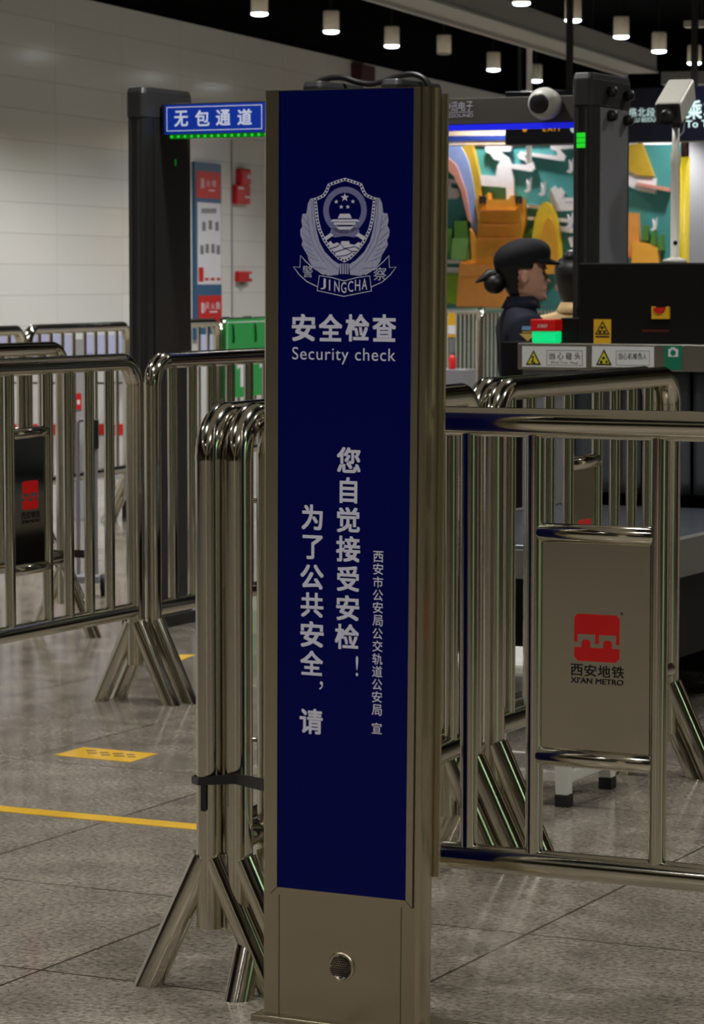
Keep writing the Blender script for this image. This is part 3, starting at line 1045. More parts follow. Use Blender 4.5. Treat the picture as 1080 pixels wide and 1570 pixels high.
bd.build('sign_lettering', M['white_lit'], sg)
ls = MB().box(s0 + 0.02, 0.118, zl - 0.018, s1 - 0.003, 0.135, zl - 0.001).build('led_strip', M['led_body'], LG)
ld = MB()
x = s0 + 0.03
while x < s1 - 0.02:
    ld.disc_y((x, zl - 0.0095), 0.0055, 0.115, 0.12, 10)
    x += 0.0308
ld.build('led_dots', M['led_green'], ls)
gl = Face(PG, RG)
MB().box(0.0035, 0.24, zat(251, PG.y), 0.0055, 0.252, zat(241, PG.y)).build('status_light', M['led_body'], LG)

# ---- right gate
PH = at(906.5, 600, 11.3); PH.z = 0
PH0 = PH - V * 0.885
RGt = thing('walk_through_detector', 'grey walk-through gate with white dome camera on its beam, right of the totem', 'security gate', tuple(PH0), RG, 'walk-through security gates')
gate_panel(RGt, 0.0, M['gate_grey'])
gate_panel(RGt, 0.80, M['gate_grey'])
FH = Face(PH0, RG, 0.14)
bz1, bz0 = FH.hit(800, 148)[1], FH.hit(800, 189)[1]
MB().box(0.085, 0.14, bz0, 0.80, 0.27, bz1).build('crossbeam', mat('gate_beam_paint', rgb(84, 81, 76), 0.4), RGt, 0.003)
MB().box(0.085, 0.136, bz0 - 0.022, 0.80, 0.155, bz0 - 0.001).build('led_strip', M['led_blue'], RGt)
tb = MB()
for i, ch in enumerate('神迅电子'):
    xa = FH.hit(681 + i * 11.5, 163)[0]; xb = FH.hit(691 + i * 11.5, 163)[0]
    za, zb_ = FH.hit(700, 170)[1], FH.hit(700, 156)[1]
    write(tb, ch, (xa, za, xb, zb_), 0.139, 0.0)
xa, xb = FH.hit(672, 163)[0], FH.hit(726, 163)[0]
write(tb, 'TELESOUND', (xa, FH.hit(700, 180)[1], xb, FH.hit(700, 174.5)[1]), 0.139, 0.0)
za = FH.hit(700, 172)[1]
tb.box(FH.hit(684, 163)[0], 0.1375, za - 0.0015, xb, 0.139, za + 0.0005)
tb.build('beam_lettering', M['print'], RGt)
# dome camera on the beam
cxm, czm = FH.hit(844, 160)
dc = thing('dome_camera', 'white ball camera with black face on the right gate beam', 'camera', tuple(PH0 + V * cxm + U * 0.14 + Vector((0, 0, czm))), RG)
MB().lathe([(0.001, -0.005), (0.05, -0.005), (0.058, -0.03), (0.062, -0.06), (0.058, -0.085), (0.045, -0.108), (0.03, -0.118), (0.001, -0.122)], (0, 0.005, 0), 28, 'Y').build('housing', M['white_plastic'], dc)
lens = MB()
dirv = Vector((0.03, -0.99, -0.06)).normalized()
ctr = Vector((0, -0.055, 0))
lens.lathe([(0.001, 0.0), (0.032, 0.0), (0.038, 0.006), (0.038, 0.016), (0.032, 0.021), (0.001, 0.022)], (0, 0, 0), 24, 'Z')
o = lens.build('lens_face', M['black'], dc)
o.rotation_mode = 'QUATERNION'; o.rotation_quaternion = dirv.to_track_quat('Z', 'Y'); o.location = ctr + dirv * 0.048
# green column of lights and the four knobs on the right upright
fl_ = Face(PH0, RG, -0.005)
for k in range(3):
    zz = fl_.hit(893, 207 + k * 8)[1]
    MB().box(0.80 + 0.024, -0.007, zz - 0.0085, 0.80 + 0.058, -0.002, zz + 0.0085).build('status_light', M['led_green'], RGt)
sidex = 0.885
for (px, py) in ((928, 141), (954, 143), (928, 178), (953, 182)):
    yy = (px - 905) / 58 * 0.39
    zz = zat(py, 11.45)
    MB().lathe([(0.001, 0.0), (0.021, 0.0), (0.023, 0.012), (0.018, 0.03), (0.001, 0.032)], (sidex + 0.005, yy, zz), 12, 'X').build('knob', M['black'], RGt)
# cable looped over the two gates
cb = thing('black_cable', 'thick black cable looped over the gate tops behind the totem', 'cable', tuple(PG), RG)
fcb = Face(PG, RG, 0.2)
pts = [fcb.hit(a, b) for a, b in ((478, 131), (500, 121), (525, 119), (548, 126), (570, 129), (592, 124), (615, 116), (635, 114), (652, 122), (660, 138), (663, 160))]
sm_ = []
for i in range(len(pts) - 1):
    for k in range(5):
        f = k / 5
        p0 = pts[max(i - 1, 0)]; p1 = pts[i]; p2 = pts[i + 1]; p3 = pts[min(i + 2, len(pts) - 1)]
        q = [0.5 * ((2 * p1[j]) + (-p0[j] + p2[j]) * f + (2 * p0[j] - 5 * p1[j] + 4 * p2[j] - p3[j]) * f * f + (-p0[j] + 3 * p1[j] - 3 * p2[j] + p3[j]) * f ** 3) for j in (0, 1)]
        sm_.append((q[0], 0.2, q[1]))
MB().tube(sm_, 0.012, 10).build('sheath', M['black'], cb)

# ================================================================== luggage scanner
X0 = Vector((1.64, 10.6, 0))              # right front corner of the scanner, in plan
XR = X0 - V * 1.13
sc = thing('luggage_scanner', 'black and steel luggage x-ray scanner with warning labels, right of the totem', 'x-ray machine', tuple(XR), RG)
FX = Face(XR, RG, 0.0)
fx = lambda px, py=540: FX.hit(px, py)[0]
fz = lambda py, px=940: FX.hit(px, py)[1]
WX = 1.30
zbt, zbb, ztop, zsh, zbelt = fz(527), fz(568), fz(403), fz(488), 0.61
xh, xs_, xb_ = fx(882), fx(853), fx(799)
MB().box(xh, 0.03, zbt - 0.02, WX, 1.35, ztop).build('hood', M['hood'], sc, 0.006)
MB().box(xs_, 0.04, zbt - 0.02, xh + 0.01, 0.20, zsh).build('hood_shoulder', M['hood'], sc, 0.004)
bm_ = MB().box(xb_, -0.03, zbb, WX, 0.06, zbt).build('front_beam', M['beam'], sc, 0.003)
jl, jr = fx(866), WX - 0.1
MB().box(xb_, 0.02, 0.0, jl, 0.22, zbb).build('left_jamb', M['gate_grey'], sc)
MB().box(jr, 0.02, 0.0, WX, 1.3, zbb).build('right_jamb', M['gate_grey'], sc)
MB().box(jl, 0.10, 0.0, jr, 1.3, zbelt - 0.06).build('lower_cabinet', M['hood'], sc)
MB().box(jl, 0.35, zbelt - 0.06, jr, 1.3, zbb).build('tunnel_back', M['hood'], sc)
ns = 11
sw = (jr - jl) / ns
for i in range(ns):
    mb = MB()
    nn = 8
    vs, fs = [], []
    for k in range(nn + 1):
        z = zbelt + 0.035 + (zbb - zbelt - 0.03) * k / nn
        yb = 0.075 + 0.018 * math.sin(1.7 * i) * (1 - k / nn)
        for q in range(5):
            u_ = q / 4
            vs.append((jl + sw * (i + 0.06 + 0.88 * u_), yb - 0.012 * math.sin(PI * u_), z))
    for k in range(nn):
        for q in range(4):
            fs.append((k * 5 + q, k * 5 + q + 1, (k + 1) * 5 + q + 1, (k + 1) * 5 + q))
    o = mb.add(vs, fs, True).build('curtain_strip', M['curtain'], sc)
    s_ = o.modifiers.new('thick', 'SOLIDIFY'); s_.thickness = 0.006
cab = MB().box(fx(760), 0.05, 0.0, fx(798), 0.22, fz(526)).build('side_cabinet', M['hood'], sc, 0.004)
# labels on the beam
def yl(mb, poly_px, y):
    return mb.prism_y([FX.hit(*p) for p in poly_px], y - 0.0012, y)
Y_ = -0.03
FX.yl = Y_
lb = MB(); b_ = FX.box(801, 531, 899, 563); lb.box(b_[0], Y_ - 0.0015, b_[1], b_[2], Y_, b_[3])
l1 = lb.build('head_warning_label', M['label'], bm_)
b_ = FX.box(908, 531, 1003, 563)
l2 = MB().box(b_[0], Y_ - 0.0015, b_[1], b_[2], Y_, b_[3]).build('machine_warning_label', M['label'], bm_)
def triangle(lbl, x0, y0, x1, y1, y, col, par):
    c = ((x0 + x1) / 2, y0 + (y1 - y0) * 0.66)
    P3 = [((x0 + x1) / 2, y0), (x1, y1), (x0, y1)]
    af = FX.affine(*c)
    o_ = MB().prism_y([af(*p) for p in P3], y - 0.001, y).build('warning_border', M['ink'], par)
    o2 = MB().prism_y([af(c[0] + (p[0] - c[0]) * 0.72, c[1] + (p[1] - c[1]) * 0.72) for p in P3], y - 0.0018, y).build('warning_triangle', col, par)
    return af, c
af, c = triangle(l1, 807, 536.5, 830.5, 559.5, Y_ - 0.0015, M['tri_yellow'], l1)
pic = MB(); pic.disc_y(af(818, 547.5), 0.0045, Y_ - 0.0042, Y_ - 0.003); pic.stroke([af(819, 551), af(816, 555), af(822, 556.5)], 0.006, Y_ - 0.0042, Y_ - 0.003)
pic.build('warning_pictogram', M['ink'], l1)
af, c = triangle(l2, 914.5, 535, 939, 560, Y_ - 0.0015, M['tri_yellow'], l2)
pic = MB(); pic.disc_y(af(926.5, 549), 0.006, Y_ - 0.0042, Y_ - 0.003); pic.disc_y(af(923, 555), 0.006, Y_ - 0.0042, Y_ - 0.003); pic.disc_y(af(931, 554.5), 0.005, Y_ - 0.0042, Y_ - 0.003)
pic.build('warning_pictogram', M['ink'], l2)
tw = MB()
for i, ch in enumerate('当心碰头'):
    write(tw, ch, FX.box(842.5 + i * 13, 540.5, 851.8 + i * 13, 551), Y_ - 0.0016, 0.004)
write(tw, 'Mind Your Head', FX.box(846, 553.5, 887, 558), Y_ - 0.0016, 0.0, 1.2)
bb = FX.box(839, 537.5, 893.5, 560)
tw.stroke([(bb[0], bb[1]), (bb[2], bb[1]), (bb[2], bb[3]), (bb[0], bb[3])], 0.0016, Y_ - 0.0022, Y_ - 0.0015, True)
tw.build('label_lettering', M['ink'], l1)
tw = MB()
for i, ch in enumerate('当心机械伤人'):
    write(tw, ch, FX.box(949 + i * 7.4, 541, 955.4 + i * 7.4, 551), Y_ - 0.0016, 0.004)
bb = FX.box(945.5, 538, 996.5, 560)
tw.stroke([(bb[0], bb[1]), (bb[2], bb[1]), (bb[2], bb[3]), (bb[0], bb[3])], 0.0016, Y_ - 0.0022, Y_ - 0.0015, True)
tw.build('label_lettering', M['ink'], l2)
b_ = FX.box(1019, 529.5, 1046.5, 567)
gs = MB().box(b_[0], Y_ - 0.0015, b_[1], b_[2], Y_, b_[3]).build('camera_sticker', M['teal_sign'], bm_)
cm = MB(); q = FX.box(1025.5, 535, 1040.5, 547); cm.box(q[0], Y_ - 0.0025, q[1], q[2], Y_ - 0.0015, q[3]); q = FX.box(1029.5, 532.5, 1036.5, 536); cm.box(q[0], Y_ - 0.0025, q[1], q[2], Y_ - 0.0015, q[3])
cm.build('camera_pictogram', M['paper'], gs)
MB().disc_y(FX.hit(1033, 541), 0.0105, Y_ - 0.0032, Y_ - 0.0024).build('camera_lens', M['teal_sign'], gs)
FX.yl = 0.03
b_ = FX.box(911, 489.5, 937.5, 527)
ys_ = MB().box(b_[0], 0.0285, b_[1], b_[2], 0.03, b_[3]).build('radiation_sticker', M['sign_yellow'], sc)
af, c = triangle(ys_, 913, 492, 936, 513, 0.0285, M['sign_yellow'], ys_)
pic = MB()
for k in range(3):
    a = -PI / 2 + k * 2 * PI / 3
    cc = (924.4, 506.5)
    pic.prism_y([af(cc[0] + R * math.cos(a + d), cc[1] + R * math.sin(a + d)) for R, d in ((1.3, -0.5), (6, -0.5), (6.4, 0), (6, 0.5), (1.3, 0.5))], 0.0255, 0.0265)
q = FX.box(914, 515, 935, 517.5); pic.box(q[0], 0.0275, q[1], q[2], 0.0285, q[3])
pic.build('radiation_pictogram', M['ink'], ys_)
# emergency stop guard: yellow shield round a red button
es = MB()
gp = [(1002, 470), (1006, 470), (1007, 474), (1010, 479), (1015.5, 481), (1021, 479), (1023.5, 474), (1024, 470), (1028, 470), (1028.5, 489), (1002, 489)]
es.prism_y([FX.hit(*p) for p in gp], 0.012, 0.03)
eo = es.build('stop_button_guard', M['sign_yellow'], sc)
bp_ = [(1005.5, 471.5), (1022.5, 471.5)] + [(1014 + 8.5 * math.cos(math.radians(k * 18)), 472.5 + 8.5 * math.sin(math.radians(k * 18))) for k in range(1, 10)]
MB().prism_y([FX.hit(*p) for p in bp_], 0.008, 0.03).build('stop_button', M['red'], sc)
q = FX.box(985, 505.5, 1026, 509); MB().box(q[0], 0.0285, q[1], q[2], 0.03, q[3]).build('dim_indicator', mat('dim_red_print', rgb(70, 12, 10), 0.5), sc)
# lamp block on the beam end
FX.yl = -0.02
q = FX.box(815, 489.5, 853, 508)
rl = MB().box(q[0], -0.03, q[1], q[2], 0.05, q[3]).build('xray_lamp_cap', M['lamp_red'], sc, 0.004)
write(tw := MB(), 'X-RAY', FX.box(826, 497, 842, 502.5), -0.0305, 0.012).build('lamp_lettering', M['label'], rl)
q2 = FX.box(816, 508, 852, 530)
MB().box(q2[0], -0.025, zbt, q2[2], 0.045, q2[3] + 0.002).build('green_lamp', M['lamp_green'], sc, 0.008, 3)

# conveyor in front of the tunnel
CVL = 1.75
cvx1 = WX - 0.17
cvx0 = jl - 0.02
cr = thing('scanner_conveyor', 'grey entry conveyor leading to the scanner curtain, behind the barriers', 'conveyor', tuple(XR), RG)
cr_near = -CVL
MB().box(cvx0 + 0.04, cr_near + 0.03, zbelt - 0.03, cvx1 - 0.04, -0.045, zbelt).build('belt', M['belt'], cr, 0.004)
MB().box(cvx0, cr_near, zbelt - 0.115, cvx0 + 0.04, -0.045, zbelt + 0.004).box(cvx1 - 0.04, cr_near, zbelt - 0.115, cvx1, -0.045, zbelt + 0.004).box(cvx0, cr_near - 0.005, zbelt - 0.10, cvx1, cr_near + 0.03, zbelt - 0.012).build('side_rail', M['conveyor'], cr)
for xx in (cvx0 + 0.06, cvx1 - 0.06):
    for yy in (cr_near + 0.35, -0.3):
        MB().box(xx - 0.02, yy - 0.02, 0, xx + 0.02, yy + 0.02, zbelt - 0.05).build('leg', M['conveyor'], cr)
MB().box(cvx0 + 0.08, cr_near + 0.4, 0.22, cvx1 - 0.06, -0.12, zbelt - 0.12).build('drive_box', M['hood'], cr)

# white low stool under the conveyor end
sp_ = G(865, 1236) + U * 0.16 - V * 0.17
stl = thing('low_stool', 'low white four-legged stand with black rubber feet, behind the logo plate', 'stool', (sp_.x, sp_.y, 0), RG)
MB().box(-0.21, -0.19, 0.35, 0.18, 0.19, 0.385).build('seat', M['white'], stl, 0.01)
MB().box(-0.16, -0.145, 0.06, 0.16, -0.12, 0.09).box(-0.16, 0.12, 0.06, 0.16, 0.145, 0.09).box(-0.18, -0.13, 0.06, -0.155, 0.13, 0.09).box(0.155, -0.13, 0.06, 0.18, 0.13, 0.09).build('leg_rail', M['white'], stl, 0.004)
for sx in (-1, 1):
    for sy in (-1, 1):
        lg = MB().add([(sx * 0.155 + a * 0.024, sy * 0.145 + b * 0.024, 0.355) for a, b in ((-1, -1), (1, -1), (1, 1), (-1, 1))] +
                      [(sx * 0.17 + a * 0.017, sy * 0.16 + b * 0.017, 0.03) for a, b in ((-1, -1), (1, -1), (1, 1), (-1, 1))],
                      [(0, 1, 5, 4), (1, 2, 6, 5), (2, 3, 7, 6), (3, 0, 4, 7), (4, 5, 6, 7), (0, 3, 2, 1)]).build('leg', M['white'], stl)
        MB().box(sx * 0.17 - 0.02, sy * 0.16 - 0.02, 0, sx * 0.17 + 0.02, sy * 0.16 + 0.02, 0.034).build('rubber_foot', M['rubber'], lg, 0.003)

# pole camera standing on the scanner hood
pc = at(1036, 300, 11.1)
pcr = thing('pole_camera', 'white box camera on a slim white pole above the scanner', 'camera', (pc.x, pc.y, ztop), 0)
MB().lathe([(0.045, 0.0), (0.045, 0.012), (0.02, 0.02), (0.017, 0.022), (0.017, 0.35), (0.019, 0.36), (0.019, 0.40), (0.014, 0.41), (0.014, zat(196, pc.y) - ztop)], (0, 0, 0), 16).build('pole', M['white_plastic'], pcr)
MB().lathe([(0.001, 0.0), (0.008, 0.0), (0.008, 0.004), (0.001, 0.004)], (0.0, -0.0195, 0.075), 10, 'Y').build('pole_slot', M['black'], pcr)
zc_ = zat(172, pc.y) - ztop
# housing: seen from below left, points down to the left towards the camera
hb = MB()
hb.box(-0.050, -0.11, -0.042, 0.050, 0.13, 0.044)
ho = hb.build('camera_housing', M['white_plastic'], pcr, 0.012, 3)
hd = Vector((-0.30, -0.86, -0.42)).normalized()
ho.rotation_mode = 'QUATERNION'; qh = (-hd).to_track_quat('Y', 'Z'); ho.rotation_quaternion = qh
ho.location = (-0.004, 0.0, zc_ + 0.035)
MB().box(-0.046, -0.118, -0.040, 0.046, -0.106, 0.040).build('camera_front', M['black'], ho, 0.006)
MB().lathe([(0.001, -0.150), (0.026, -0.150), (0.03, -0.115), (0.001, -0.112)], (0, 0, -0.002), 18, 'Y').build('camera_lens', M['black'], ho)
MB().tube([(0, 0, zc_ - 0.055), (0, 0, zc_ - 0.02), (0.0, 0, zc_ + 0.0)], [0.016, 0.022, 0.024], 14).build('swivel_joint', M['black'], pcr)
MB().tube([(0.0, 0.05, zc_ + 0.02), (0.035, 0.03, zc_ - 0.02), (0.03, 0.015, zc_ - 0.07), (0.012, 0.008, zc_ - 0.09)], 0.004, 8).build('camera_cable', M['gate_grey'], pcr)

# ================================================================== hanging station sign
ws0 = at(775, 207, 22.0)
wsn = thing('station_sign', 'long dark hanging station sign with lit white and amber words, top right', 'sign', tuple(ws0), RG)
FS = Face(ws0, RG, 0.0)
zb_s, zt_s = FS.hit(1000, 219)[1] + 0.0, FS.hit(1000, 137)[1]
zb_s = FS.hit(800, 222)[1]
zt_s = zb_s + 0.385
LS = FS.hit(1080, 180)[0] + 0.9
case = MB().box(0, 0, zb_s, LS, 0.14, zt_s).build('sign_case', M['signboard'], wsn, 0.004)
w1 = MB(); w2 = MB()
write(w2, 'EXIT', FS.box(833, 192.5, 861, 201), 0.0, 0.01, 1.25)
w2.disc_y(FS.hit(805, 198.5), 0.017, -0.001, 0)
w2.build('exit_lettering', M['amber'], case)
for i, ch in enumerate('路北段'):
    write(w1, ch, FS.box(964 + i * 14, 165.5, 977 + i * 14, 179), 0.0, 0.006)
write(w1, 'XILU BEIDU', FS.box(964, 180.5, 1005.5, 187), 0.0, 0.006)
write(w1, '乘', FS.box(1052, 154, 1077, 183), 0.0, 0.014)
write(w1, '车', FS.box(1080, 153.5, 1105, 182.5), 0.0, 0.014)
write(w1, 'To Trains', FS.box(1052, 184, 1118, 195), 0.0, 0.012)
ar = FS.affine(878, 196)
aw_ = MB()
aw_.prism_y([ar(*p) for p in ((875, 193), (883, 193), (883, 200), (879, 204), (875, 200))], -0.0008, 0.0)
aw_.build('white_arrow', M['way_white'], case)
w1.build('white_lettering', M['way_white'], case)
for px, m_, top in ((868, M['black'], 4.6), (1060, M['black'], 4.6)):
    xx = FS.hit(px, 120)[0]
    MB().box(xx - 0.02, 0.05, zt_s - ws0.z * 0 - 0.001, xx + 0.02, 0.09, top - ws0.z).build('hanger_rod', m_, wsn)

# ================================================================== mural at the far end
MY = 30.0
mu0 = at(860, 330, MY)
RMU = RW
mu = thing('relief_mural', 'colourful relief mural of orange castle, rainbow and white clouds on teal', 'mural', (mu0.x, mu0.y, 0), RMU)
FM = Face((mu0.x, mu0.y, 0), RMU, -0.05)
def relief(name, pts, m, y0, y1=0.0):
    return MB().prism_y([FM.hit(*p) for p in pts], y0, y1).build(name, M[m], mu)
bx_ = FM.box(640, 224, 1044, 560)
MB().box(bx_[0], 0.0, 0.25, bx_[2], 0.12, bx_[3]).build('teal_ground', M['m_teal'], mu)
hx = FM.box(640, 201, 775, 222)
MB().box(hx[0], -0.02, hx[1], bx_[2], 0.12, hx[3]).build('header_board', M['m_cream'], mu)
hs = FM.box(640, 208, 774, 216)
MB().box(hs[0], -0.03, hs[1], hs[2], 0.0, hs[3]).build('header_stripe', M['m_strip'], mu)
c = lambda L_: [(680 + x / 5.143, 130 + y / 5.143) for x, y in L_]
d_ = lambda L_: [(680 + x / 5.143, 300 + y / 5.143) for x, y in L_]
e_ = lambda L_: [(870 + x / 5.143, 90 + y / 5.143) for x, y in L_]
g_ = lambda L_: [(870 + x / 5.143, 290 + y / 5.143) for x, y in L_]
# clouds
for L_ in ([(330, 485), (540, 485), (530, 525), (460, 525), (470, 545), (520, 580), (535, 625), (660, 630), (645, 600), (600, 585), (585, 555), (610, 525), (900, 560), (895, 525), (850, 510), (845, 480), (1040, 476), (1030, 500), (920, 510), (965, 560), (950, 600), (900, 595), (640, 555), (650, 580), (710, 610), (725, 660), (690, 685), (535, 660), (555, 740), (558, 900), (498, 905), (495, 810), (300, 795), (290, 712), (415, 718), (425, 640), (450, 600), (400, 590), (370, 545), (335, 530)],
           [(840, 830), (880, 795), (900, 830), (920, 810), (955, 850), (940, 900), (960, 930), (1040, 930), (1040, 990), (890, 995), (850, 930), (830, 880)],
           [(660, 940), (770, 950), (760, 980), (660, 970)], [(945, 890), (1040, 890), (1040, 925), (950, 925)],
           [(35, 740), (140, 755), (140, 780), (60, 775), (60, 810), (115, 825), (125, 875), (100, 900), (30, 900)]):
    relief('white_cloud', c(L_), 'm_white', -0.05)
for L_ in ([(660, 165), (740, 165), (730, 195), (655, 190)], [(880, 170), (1040, 190), (1040, 215), (890, 205)], [(910, 235), (1040, 260), (1040, 295), (920, 285)], [(25, 505), (160, 510), (160, 535), (25, 535)],
           [(25, 565), (165, 568), (165, 615), (25, 612)], [(985, 330), (1040, 320), (1040, 410), (1005, 405)]):
    relief('white_cloud', d_(L_), 'm_white', -0.05)
# rainbow arch
relief('rainbow_band', c([(150, 485), (235, 480), (265, 600), (290, 720), (300, 900), (265, 900), (240, 760), (210, 610)]), 'm_olive', -0.08)
relief('rainbow_band', [(688, 224)] + c([(150, 485), (210, 610), (240, 760), (262, 900)]) + d_([(290, 340), (250, 340), (220, 190)]) + c([(190, 830), (120, 660), (40, 560)]), 'm_blue', -0.10)
relief('rainbow_band', c([(36, 560), (120, 640), (190, 830), (235, 1090), (210, 1070), (150, 830), (95, 720), (36, 660)]), 'm_pink', -0.12)
# castle
cs = relief('orange_castle', [(733, 305), (738, 305), (741, 310), (743, 306), (753, 296), (754, 306), (784, 306), (788, 300), (792, 300), (793, 306), (806, 305), (807, 340), (803, 368), (812, 380), (816, 420), (812, 470), (706, 470), (711, 402), (728, 398), (725, 350), (737, 368), (738, 340)], 'm_orange', -0.16)
for y, x0, x1 in ((322, 741, 801), (344, 745, 800), (365, 738, 803), (424, 714, 812)):
    MB().prism_y([FM.hit(x0, y), FM.hit(x1, y), FM.hit(x1, y + 2.2), FM.hit(x0, y + 2.2)], -0.20, -0.16).build('castle_ledge', M['m_orange2'], mu)
relief('castle_base', [(711, 404), (800, 408), (828, 430), (828, 470), (706, 470)], 'm_orange2', -0.2, -0.16)
for x in (742, 748, 797, 803):
    MB().prism_y([FM.hit(x - 3, 300), FM.hit(x + 3, 302), FM.hit(x + 2, 313), FM.hit(x - 2, 313)], -0.17, -0.15).build('castle_window', M['m_dark'], mu)
# yellow hill
def ell(cx, cy, rx, ry, a0, a1, n=16):
    return [(cx + rx * math.cos(math.radians(a0 + (a1 - a0) * k / n)), cy - ry * math.sin(math.radians(a0 + (a1 - a0) * k / n))) for k in range(n + 1)]
relief('yellow_hill', ell(840, 398, 22, 88, 0, 180) + [(820, 420), (862, 420)], 'm_yellow', -0.14)
relief('amber_hill', ell(846, 398, 14, 64, 0, 180) + [(834, 420), (860, 420)], 'm_amber', -0.16, -0.14)
relief('small_hill', d_([(620, 340), (660, 290), (700, 260), (720, 340)]), 'm_green2', -0.1)
# green towers
relief('green_tower', d_([(85, 335), (210, 335), (230, 510), (75, 505)]), 'm_green', -0.12)
relief('green_tower', d_([(105, 200), (200, 200), (210, 335), (100, 335)]), 'm_green2', -0.12)
relief('green_tower', d_([(30, 260), (72, 260), (78, 420), (75, 500), (25, 440)]), 'm_green2', -0.10)
relief('lime_field', d_([(22, 615), (150, 615), (135, 860), (22, 850)]), 'm_lime', -0.08)
# birds
for bx0, by0, k in ((812, 285, 1), (834, 290, 1), (877, 255, 1), (875, 340, 1.1), (1005, 345, 0.9)):
    m_ = lambda x, y: FM.hit(bx0 + x * k, by0 + y * k)
    MB().prism_y([m_(-2, -10), m_(1, -2), m_(5, -13), m_(4, 0), m_(3, 8), m_(-1, 11), m_(-6, 8), m_(-1, 5)], -0.12, -0.06).build('white_bird', M['m_white'], mu)
# right part of the mural beyond the gate
relief('orange_tower', g_([(480, 185), (565, 190), (575, 420), (530, 540), (480, 540)]), 'm_orange2', -0.1)
relief('orange_tower', g_([(530, 420), (560, 415), (640, 425), (725, 465), (735, 600), (520, 600)]), 'm_orange', -0.14)
relief('white_cloud', e_([(480, 880), (560, 890), (560, 925), (700, 940), (695, 1065), (560, 1040), (480, 1000)]), 'm_white', -0.06)
relief('olive_hill', e_([(485, 680), (590, 665), (690, 930), (560, 920), (485, 880)]), 'm_olive', -0.08)
relief('red_beam', e_([(555, 975), (815, 1020), (815, 1050), (555, 1000)]), 'm_pink', -0.1)
for cx_, cy_, s_ in ((992, 355, 1.0), (1004, 362, 0.8), (1015, 370, 0.9)):
    relief('dark_tree', [(cx_ - 6 * s_, cy_ + 14), (cx_ - 2 * s_, cy_ - 8), (cx_ + 3 * s_, cy_ - 10), (cx_ + 5 * s_, cy_ + 14)], 'm_green2', -0.12)

# yellow post and grey wall right of the mural
yp = at(1050, 320, 28.5)
o = MB().lathe([(0.001, 0), (0.048, 0), (0.048, zat(241, 28.5)), (0.001, zat(241, 28.5))], (0, 0, 0), 20).build('yellow_pole', M['yellow_post'])
put(o, (yp.x, yp.y, 0)); tag(o, 'tall round yellow pole behind the white camera pole', 'post')
MB().lathe([(0.001, zat(241, 28.5)), (0.04, zat(241, 28.5)), (0.04, zat(205, 28.5)), (0.001, zat(205, 28.5))], (0, 0, 0), 16).build('dark_red_cap', mat('dark_red_paint', rgb(58, 22, 20), 0.5), o)

# ================================================================== things on and by the left wall
FW = Face(WALL0, RWL, 0.0)
FWm = Face(WALL0, RWL, -0.02)
def wl_box(x0, y0, x1, y1):
    # level box on the wall, from pixels at its two sides
    ym = (y0 + y1) / 2
    xa, xb = FWm.hit(x0, ym)[0], FWm.hit(x1, ym)[0]
    xc = (x0 + x1) / 2
    return xa, FWm.hit(xc, y1)[1], xb, FWm.hit(xc, y0)[1]
po = thing('fire_poster', 'tall blue framed poster with red headers and white middle on the wall', 'poster', tuple(WALL0), RWL)
b0 = wl_box(298, 250, 339, 520)
MB().box(b0[0], -0.025, b0[1], b0[2], -0.001, b0[3]).build('blue_border', M['poster_blue'], po)
def strip(x0, y0, x1, y1, m, name, yy=-0.028):
    q = wl_box(x0, y0, x1, y1)
    return MB().box(q[0], yy, q[1], q[2], -0.024, q[3]).build(name, M[m], po)
h1 = strip(300, 263, 337, 304, 'red', 'red_header')
h2 = strip(302, 311, 338, 436, 'paper', 'white_sheet')
h3 = strip(303, 453, 339, 500, 'red', 'red_footer')
def wl_write(mb, s, x0, y0, x1, y1, bold=0.01):
    q = wl_box(x0, y0, x1, y1)
    write(mb, s, q, -0.0285, bold)
tp = MB()
wl_write(tp, '消', 306, 273, 312, 289); wl_write(tp, '火', 315, 276, 321, 286); wl_write(tp, '栓', 324, 276, 330, 286)
q = wl_box(319, 291, 328, 293); tp.box(q[0], -0.029, q[1], q[2], -0.028, q[3])
tp.build('header_lettering', M['paper'], h1)
tp = MB()
wl_write(tp, '灭', 314, 464, 320, 474); wl_write(tp, '火', 322, 464, 328, 474); wl_write(tp, '器', 330, 463, 336, 474)
for (a, b, c2, d2) in ((308, 464, 311, 480), (312.5, 466, 313.6, 478), (320, 477, 332, 479)):
    q = wl_box(a, b, c2, d2); tp.box(q[0], -0.029, q[1], q[2], -0.028, q[3])
tp.build('footer_lettering', M['paper'], h3)
tp = MB()
for k in range(7):
    q = wl_box(308 + k * 3.3, 319.5, 310.6 + k * 3.3, 327); tp.box(q[0], -0.029, q[1], q[2], -0.028, q[3])
for x, y in ((309, 340), (319, 338), (329, 340), (306, 376), (314, 374), (323, 374), (331, 376)):
    q = wl_box(x, y, x + 5, y + 14); tp.box(q[0], -0.029, q[1], q[2], -0.028, q[3])
tp.build('grey_print', M['paper_grey'], h2)
tp = MB()
q = wl_box(303.5, 410, 311, 432); tp.box(q[0], -0.029, q[1], q[2], -0.028, q[3])
for x in (313, 322, 331):
    q = wl_box(x, 426, x + 6, 430); tp.box(q[0], -0.029, q[1], q[2], -0.028, q[3])
tp.build('red_marks', M['red'], h2)

